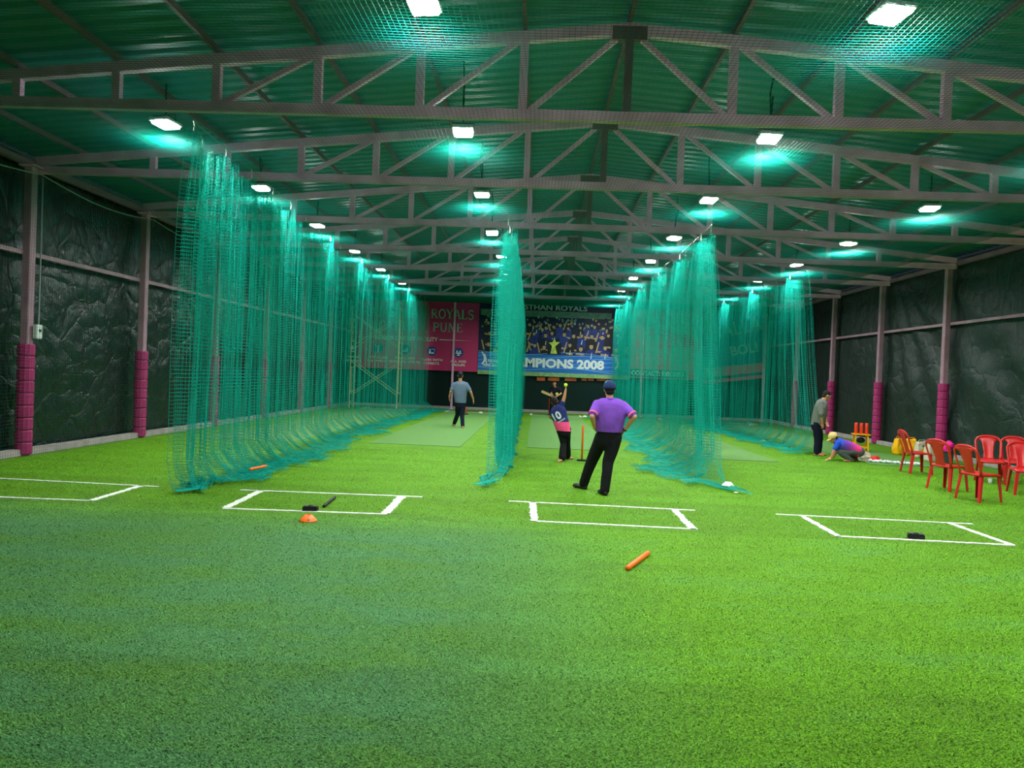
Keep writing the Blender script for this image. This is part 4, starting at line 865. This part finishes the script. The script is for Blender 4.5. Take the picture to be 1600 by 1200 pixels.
def person(label, J, s, face, upv, skin, shirt, trous, hairm, sleeve=.9, shoe=None, flare=1., voxel=.009, build=1., cap=None, curl=.5, lw=1., hem=-.16, palms=None, group=None, hemz=None):
    J = {k: Vector(v) for k, v in J.items()}; base = (J['anL'] + J['anR']) / 2; base.z = 0
    for k in J: J[k] = J[k] - base
    root = empty('person', base, 0, label, 'person', group)
    hipC = (J['hipL'] + J['hipR']) / 2; shC = (J['shL'] + J['shR']) / 2; hd = J['head']; fc = Vector(face).normalized(); u = Vector(upv).normalized(); sd = fc.cross(u).normalized(); u = sd.cross(fc).normalized(); R_ = Matrix((sd, fc, u)).transposed()
    def torso(bm, inf, t0=0., t1=1.):
        for i in range(19):
            t = t0 + (t1 - t0) * i / 18; c = hipC.lerp(shC, t); hw = (J['hipR'] - J['hipL']).lerp(J['shR'] - J['shL'], min(1, max(0, t)))
            k = (1.12 - .22 * math.sin(math.pi * min(1, max(0, t)))) * .5 * (1 if t < .8 else 1 - 1.9 * (t - .8)); r = (.118 - .012 * max(0, t) + .02 * math.sin(math.pi * min(1, max(0, t)))) * s * build
            if t > .93: r *= .78
            hv = hw * k; hv = hv.normalized() * max(.02, hv.length - r * .45); limb(bm, c - hv, c + hv, r + inf, r + inf)
    # body
    bm = bmesh.new(); torso(bm, -.012)
    nk = shC + (hd - shC) * .15; limb(bm, nk, hd - u * .07 * s - fc * .01 * s, .062 * s, .052 * s)
    ball(bm, hd + u * .012 * s, s, (.076, .096, .108), R_, 20); ball(bm, hd + fc * .022 * s - u * .05 * s, s, (.06, .068, .07), R_, 16)
    limb(bm, hd + fc * .088 * s + u * .012 * s, hd + fc * .106 * s - u * .022 * s, .009 * s, .014 * s, 8); ball(bm, hd + fc * .084 * s - u * .056 * s, s, (.026, .012, .011), R_, 10); ball(bm, hd + fc * .078 * s - u * .09 * s, s, (.024, .02, .02), R_, 10)
    for q_ in (-1, 1): ball(bm, hd + sd * q_ * .078 * s - u * .004 * s, s, (.012, .022, .034), R_, 10); limb(bm, hd + sd * q_ * .02 * s + fc * .086 * s + u * .032 * s, hd + sd * q_ * .05 * s + fc * .074 * s + u * .032 * s, .009 * s, .008 * s, 8)
    for q_ in 'LR':
        limb(bm, J['sh' + q_], J['el' + q_], .05 * s * build, .041 * s); limb(bm, J['el' + q_], J['wr' + q_], .042 * s, .027 * s)
        dd = J.get('ha' + q_, J['wr' + q_] + (J['wr' + q_] - J['el' + q_]) * .3) - J['wr' + q_]; pn = (palms or {}).get(q_, -sd * (1 if q_ == 'R' else -1) + fc * .2)
        hand(bm, J['wr' + q_] + dd.normalized() * .01, dd, Vector(pn), s * .95, curl, 1 if q_ == 'L' else -1)
        limb(bm, J['hip' + q_], J['kn' + q_], .082 * s * lw, .056 * s); limb(bm, J['kn' + q_], J['an' + q_], .055 * s, .038 * s)
        c_ = J['kn' + q_].lerp(J['an' + q_], .3); ball(bm, c_ - Vector((0, 0, 0)), .056 * s)
        foot(bm, J['an' + q_], J['to' + q_], s)
    blob('body', bm, voxel, skin, root, 3, zmin=.003)
    for q_ in (-1, 1):
        bm = bmesh.new(); ball(bm, hd + sd * q_ * .033 * s + fc * .087 * s + u * .012 * s, s, (.014, .009, .008), R_, 10); e_ = fin('eye', bm, M['whitep'], root, True)
        bm = bmesh.new(); ball(bm, hd + sd * q_ * .033 * s + fc * .093 * s + u * .012 * s, s * .0062, seg=8); fin('iris', bm, M['black'], e_, True)
    # clothes
    bm = bmesh.new(); torso(bm, .014, hem, .97); limb(bm, shC - (J['shR'] - J['shL']) * .2 + (hd - shC) * .1, shC + (J['shR'] - J['shL']) * .2 + (hd - shC) * .1, .075 * s, .075 * s)
    for q_ in 'LR':
        e = J['sh' + q_].lerp(J['el' + q_], min(1, sleeve)); limb(bm, J['sh' + q_].lerp(shC, .3), J['sh' + q_], .062 * s * build, .058 * s * build); limb(bm, J['sh' + q_], e, .06 * s * build, .06 * s * build)
        if sleeve > 1: limb(bm, J['el' + q_], J['el' + q_].lerp(J['wr' + q_], sleeve - 1), .056 * s, .045 * s)
    for v in bm.verts:
        v.co += .009 * s * noise.noise_vector(v.co * 9)
    sh = blob('shirt', bm, .012, shirt, root, 4, zmin=None if hemz is None else hipC.z + hemz)
    bm = bmesh.new(); torso(bm, .0, -.12, .2)
    for q_ in 'LR':
        limb(bm, J['hip' + q_], J['kn' + q_], .1 * s * lw, .076 * s * lw); e = J['kn' + q_].lerp(J['an' + q_], .97); limb(bm, J['kn' + q_], e, .075 * s * lw, .058 * s * flare); limb(bm, hipC, J['hip' + q_], .11 * s * build, .1 * s * build)
    for v in bm.verts: v.co += .012 * s * noise.noise_vector(v.co * 7 + Vector((3, 1, 2)))
    blob('trousers', bm, .012, trous, root, 3, zmin=.012)
    if shoe:
        for q_ in 'LR': bm = bmesh.new(); foot(bm, J['an' + q_], J['to' + q_], s, 1.22, False); blob('shoe', bm, .01, shoe, root, 3, zmin=.0015)
    bm = bmesh.new(); ball(bm, hd + u * .03 * s - fc * .016 * s, s, (.084, .094, .1), R_, 18); ball(bm, hd - fc * .045 * s - u * .03 * s, s, (.07, .052, .062), R_, 14)
    if cap is None:
        limb(bm, hd + u * .085 * s + fc * .05 * s - sd * .04 * s, hd + u * .085 * s + fc * .05 * s + sd * .04 * s, .03 * s, .03 * s)
    for v in bm.verts: v.co += .004 * s * noise.noise_vector(v.co * 40)
    blob('hair', bm, .009, hairm, root, 1)
    if cap:
        cm, pm, bf = cap; bm = bmesh.new(); N_ = 18; rings = []
        for i in range(8):
            a_ = math.radians(6 + 84 * i / 7); rr = math.cos(math.pi / 2 - a_); zz = math.sin(math.pi / 2 - a_)
            rings.append([bm.verts.new(hd + R_ @ (Vector((.094 * rr * math.cos(p_), .108 * rr * math.sin(p_) - .008, .035 + .102 * zz)) * s)) for p_ in np.linspace(0, 2 * math.pi, N_, endpoint=False)])
        rings.append([bm.verts.new(hd + R_ @ (Vector((.095 * math.cos(p_), .109 * math.sin(p_) - .008, .005)) * s)) for p_ in np.linspace(0, 2 * math.pi, N_, endpoint=False)])
        for A, B in zip(rings, rings[1:]):
            for i in range(N_): bm.faces.new((A[i], A[(i + 1) % N_], B[(i + 1) % N_], B[i]))
        bm.faces.new(rings[0]); c_ = fin('cap', bm, cm, root, True); sol = c_.modifiers.new('t', 'SOLIDIFY'); sol.thickness = .004; sol.offset = 1
        bm = bmesh.new(); A = []; B = []
        for p_ in np.linspace(-.95, .95, 13): A.append(bm.verts.new(hd + R_ @ (Vector((.085 * math.sin(p_) * 1.1, bf * (.1 * math.cos(p_)) - .008, .02)) * s))); B.append(bm.verts.new(hd + R_ @ (Vector((.085 * math.sin(p_) * 1.1, bf * (.1 + .08 * math.cos(p_ * 1.4)) - .008, .006 - .0 * p_)) * s)))
        for i in range(12): bm.faces.new((A[i], A[i + 1], B[i + 1], B[i]))
        b_ = fin('brim', bm, pm, c_, True); sol = b_.modifiers.new('t', 'SOLIDIFY'); sol.thickness = .006
        bm = bmesh.new(); ball(bm, hd + R_ @ (Vector((0, -.008, .138)) * s), .009 * s); fin('top_button', bm, pm, c_, True)
        if pm is not cm:
            bm = bmesh.new(); rows = []
            for i in range(5):
                a_ = math.radians(4 + 50 * i / 4); rr = math.sin(a_); zz = math.cos(a_); rows.append([bm.verts.new(hd + R_ @ (Vector((.1 * rr * math.cos(p_), .114 * rr * math.sin(p_) - .008, .037 + .106 * zz)) * s)) for p_ in np.linspace(-.5, math.pi + .5, 14)])
            for A, B in zip(rows, rows[1:]):
                for i in range(13): bm.faces.new((A[i], A[i + 1], B[i + 1], B[i]))
            fin('top_panel', bm, pm, c_, True)
    return root, sh, base
V3 = lambda x, y, Y: PY(x, y, Y)
# coach in purple, hands on hips, back to the camera
Y = 10.45
J = dict(head=V3(952.3, 608.5, Y + .02), shL=V3(932.6, 631, Y), shR=V3(974.2, 634, Y), elL=V3(925.2, 650.5, Y - .16), elR=V3(991.2, 651.5, Y - .14), wrL=V3(929.5, 669.5, Y - .02), wrR=V3(975.5, 672.5, Y),
         haL=V3(936, 675, Y + .09), haR=V3(970, 677, Y + .1), hipL=V3(941, 683, Y + .05), hipR=V3(960, 684, Y), knL=V3(925.5, 718, Y + .25), knR=V3(950, 722, Y - .02), anL=V3(911.5, 757, Y + .38), anR=V3(944.5, 768, Y - .12), toL=V3(898, 757, Y + .5), toR=V3(937, 771, Y + .05))
root, sh, base = person('person in purple shirt and navy cap standing back to the camera with hands on hips', J, .96, (-.1, 1, -.05), (0, 0, 1), M['skinp'], M['purple'], M['blacktr'], M['hair'], .78, M['black'], 1.25, .0075, 1.18, (M['capnavy'], M['capteal'], 1), .7, 1.22, -.1, hemz=.085)
for q_ in 'LR':
    a = J['sh' + q_] - base; b = J['el' + q_] - base; bm = bmesh.new(); tube(bm, [a.lerp(b, .76), a.lerp(b, .86)], [.070, .072], 16, False); o = fin('sleeve_cuff', bm, M['coral'], root, True); o.modifiers.new('t', 'SOLIDIFY').thickness = .006
a = J['wrR'] - base; b = J['elR'] - base; bm = bmesh.new(); tube(bm, [a.lerp(b, .04), a.lerp(b, .1)], .034, 14); fin('wristband', bm, M['black'], root, True)
hc = (J['shL'] + J['shR']) / 2 - base; bm = bmesh.new(); tube(bm, [hc + Vector((0, 0, .065)), hc + Vector((0, .005, .1))], [.074, .066], 18, False); o = fin('collar', bm, M['purple'], root, True); o.modifiers.new('t', 'SOLIDIFY').thickness = .008
# walking man
Y = 21.9
J = dict(head=V3(719.3, 587, Y), shL=V3(709.8, 600.5, Y), shR=V3(728.8, 600.5, Y), elL=V3(704.6, 611.5, Y - .05), elR=V3(735.6, 612.5, Y - .05), wrL=V3(702, 620, Y + .02), wrR=V3(739.5, 623.5, Y + .02), haL=V3(702, 626, Y + .04), haR=V3(740.5, 630, Y + .05),
         hipL=V3(715.8, 631, Y), hipR=V3(723.2, 631, Y), knL=V3(715.2, 647, Y + .2), knR=V3(722, 649, Y - .05), anL=V3(709.8, 662, Y + .4), anR=V3(723.2, 666.5, Y - .25), toL=V3(707, 664, Y + .6), toR=V3(722, 668, Y - .05))
person('person in grey-blue T-shirt and dark jeans walking away down the left pitch', J, 1.0, (0, 1, -.15), (0, .15, 1), M['skinp'], M['bluetee'], M['navytr'], M['hair'], .72, None, 1.0, .011, 1.08, None, .45, 1., -.1, hemz=.035)
# bowler
Y = 14.3
J = dict(head=V3(866.8, 627.8, Y + .05), shL=V3(863.8, 643.5, Y + .05), shR=V3(877.5, 634.5, Y), elL=V3(860, 652, Y + .22), elR=V3(881.8, 620.5, Y - .02), wrL=V3(866, 656, Y + .32), wrR=V3(884, 608.5, Y - .02), haR=V3(884.2, 603, Y - .02),
         hipL=V3(876.5, 673, Y), hipR=V3(885, 671.5, Y), knL=V3(880.5, 693, Y + .02), knR=V3(886.3, 692.5, Y + .15), anL=V3(878.5, 715, Y - .1), anR=V3(886.3, 712, Y + .32), toL=V3(869, 722, Y - .3), toR=V3(893, 716, Y + .35))
child_sh = split_mat('navy_pink_jersey', (0, 0, 1), [(0, (250, 84, 140)), (.785, (248, 84, 140)), (.80, (40, 48, 110)), (1, (36, 44, 104))])
root, sh, base = person('barefoot person bowling in navy and pink number 10 jersey, arm raised with a yellow ball', J, .81, (0, 1, 0), (-.35, 0, 1), M['skinp'], child_sh, M['blacktr'], M['hair'], .35, None, 1.7, .009, 1.16, None, .9, 1.05, -.08, hemz=-.01)
bvh = BVHTree.FromPolygons([v.co for v in sh.data.vertices], [tuple(p.vertices) for p in sh.data.polygons])
def jersey_text(s, ix0, iy0, ix1, iy1, Yd, m, name):
    a = PY(ix0, iy0, Yd) - base; b = PY(ix1, iy1, Yd) - base; rx = (b - a); h = rx.length; rx.normalize(); uz = Vector((-rx.z, 0, rx.x))
    o = fit_text(name, s, 0, 1, 0, 1, m, root, 0, .04, 0, .0001); me = o.data; bm = bmesh.new(); bm.from_mesh(me); bmesh.ops.triangulate(bm, faces=bm.faces[:]); bmesh.ops.subdivide_edges(bm, edges=[e for e in bm.edges if e.calc_length() > .15], cuts=2)
    for v in bm.verts:
        p = a + rx * v.co.x * h + uz * v.co.z * HT; hit = bvh.ray_cast(Vector((p.x, -3, p.z)), Vector((0, 1, 0))); v.co = Vector((p.x, (hit[0].y if hit[0] else p.y) - .005, p.z))
    bm.to_mesh(me); bm.free(); return o
HT = .165; jersey_text('10', 866.8, 658.3, 878.6, 652, Y, M['whitep'], 'jersey_number')
HT = .03; jersey_text('ROYALS', 872.5, 660.5, 883, 654, Y, M['whitep'], 'jersey_lettering')
p = PY(884, 601.6, Y - .02); ballobj(p, .036, 'yellow tennis ball in the raised hand of the young bowler')
# batsman
Y = 30.35
J = dict(head=V3(866.2, 599.3, Y - .1), shL=V3(874.8, 607.5, Y), shR=V3(860.8, 607.5, Y), elL=V3(876.4, 615, Y - .2), elR=V3(861.3, 614.8, Y - .2), wrL=V3(870, 619.5, Y - .38), wrR=V3(864.5, 619.2, Y - .38), haL=V3(867, 620.6, Y - .42), haR=V3(862.5, 619.2, Y - .42),
         hipL=V3(872, 625, Y + .05), hipR=V3(863.5, 625, Y + .05), knL=V3(875, 637, Y - .12), knR=V3(861.5, 637, Y - .1), anL=V3(876.3, 647.5, Y), anR=V3(860, 647.2, Y), toL=V3(878, 650, Y - .22), toR=V3(858.5, 650, Y - .22))
root, sh, base = person('person in dark T-shirt batting at the far end of the middle lane, knees bent', J, .98, (.05, -1, -.2), (0, -.2, 1), M['skinp'], M['blacktee'], M['blacktr'], M['hair'], .75, M['black'], 1., .011, 1.05, None, 1.1, 1., -.08)
bm = bmesh.new(); c_ = (J['shL'] + J['shR']) / 2 - base + Vector((.07, -.15, -.22)); ball(bm, c_, .07, (1, .3, 1)); fin('shirt_logo', bm, M['goldp'], root, True)
a = V3(868.5, 621, Y - .4); b = V3(861.5, 618, Y - .42); c = V3(846, 611.3, Y - .5)
t = empty('cricket_bat', a, 0, 'pale wooden cricket bat held out sideways by the batsman', 'bat'); d = (b - a).normalized(); d2 = (c - b).normalized()
bm = bmesh.new(); tube(bm, [Vector((0, 0, 0)), b - a], .017, 10); fin('handle', bm, M['black'], t)
bm = bmesh.new(); secs = []
for f in (0, .06, .5, .9, 1.):
    p = (b - a) + (c - b) * f; w_ = (.02, .05, .054, .054, .035)[(0, .06, .5, .9, 1.).index(f)]; th = (.015, .016, .024, .02, .01)[(0, .06, .5, .9, 1.).index(f)]; x_, y_ = frame_of(d2, Vector((0, 1, 0)))
    secs.append([bm.verts.new(p + x_ * q1 * w_ + y_ * q2 * th) for q1, q2 in ((-1, -.5), (1, -.5), (1, .3), (0, 1), (-1, .3))])
for A, B in zip(secs, secs[1:]):
    for i in range(5): bm.faces.new((A[i], A[(i + 1) % 5], B[(i + 1) % 5], B[i]))
bm.faces.new(secs[0]); bm.faces.new(secs[-1][::-1]); fin('blade', bm, M['wood'], t)
# standing man by the right wall
Y = 17.7
J = dict(head=V3(1291.2, 618, Y), shR=V3(1283, 629.5, Y - .19), shL=V3(1286, 628, Y + .19), elR=V3(1282.5, 646.5, Y - .24), elL=V3(1289, 645, Y + .24), wrR=V3(1284.6, 660.5, Y - .2), wrL=V3(1291.5, 658, Y + .15), haR=V3(1285.5, 668, Y - .18), haL=V3(1293, 665, Y + .1),
         hipR=V3(1276, 663, Y - .09), hipL=V3(1278, 662, Y + .09), knR=V3(1277, 686, Y - .09), knL=V3(1281, 685, Y + .12), anR=V3(1275.5, 708.3, Y - .1), anL=V3(1279.5, 705, Y + .2), toR=V3(1288, 711.5, Y - .12), toL=V3(1291, 707.5, Y + .2))
person('barefoot person in rolled-sleeve grey shirt standing head bowed by the right wall', J, .98, (1, 0, -.55), (.45, 0, 1), M['skinp'], M['greysh'], M['navytr'], M['hair'], 1.25, None, 1.15, .010, 1.12, None, .4, 1.05, -.1, hemz=-.01, palms=dict(R=(0, 1, 0), L=(0, -1, 0)))
# crouching person
Y = 16.65
J = dict(head=V3(1301.8, 684, Y), shR=V3(1310.5, 692, Y + .17), shL=V3(1309.5, 693, Y - .17), elL=V3(1303, 704.5, Y - .2), elR=V3(1307.5, 704, Y + .22), wrL=V3(1298.5, 715.8, Y - .2), wrR=V3(1303, 713.3, Y + .22), haL=V3(1293.5, 717.5, Y - .22), haR=V3(1298, 714.8, Y + .22),
         hipR=V3(1339, 704, Y + .09), hipL=V3(1339, 705, Y - .09), knL=V3(1313, 706.5, Y - .14), knR=V3(1317, 704, Y + .14), anL=V3(1329.5, 719, Y - .12), anR=V3(1337, 715.5, Y + .2), toL=V3(1320, 721.5, Y - .14), toR=V3(1328, 717.5, Y + .2))
crouch_sh = split_mat('blue_pink_jersey', (1, 0, 0), [(0, (250, 70, 150)), (.0, (250, 70, 150)), (.999, (250, 70, 150))])
crouch_sh.node_tree.nodes['Vector Math'].inputs[1].default_value = (1, 0, -.3)
cr_ = crouch_sh.node_tree.nodes['Color Ramp'].color_ramp
mr_ = crouch_sh.node_tree.nodes.new('ShaderNodeMapRange'); mr_.inputs[1].default_value = -.60; mr_.inputs[2].default_value = .0
crouch_sh.node_tree.links.new(crouch_sh.node_tree.nodes['Vector Math'].outputs['Value'], mr_.inputs[0]); crouch_sh.node_tree.links.new(mr_.outputs[0], crouch_sh.node_tree.nodes['Color Ramp'].inputs['Fac'])
for e, (p_, c_) in zip(cr_.elements, ((.12, (36, 78, 196)), (.5, (150, 66, 180)), (.82, (244, 70, 150)))): e.position = p_; e.color = lin(c_)
person('person in tan cap and blue-to-pink jersey crouching with hands on the turf', J, .95, (-1, 0, -.55), (-.45, 0, 1), M['skinp'], crouch_sh, M['greytr'], M['hair'], .7, None, 1., .010, 1.05, (M['tan'], M['tan'], 1), .25, 1.05, .02, palms=dict(R=(0, 0, -1), L=(0, 0, -1)))
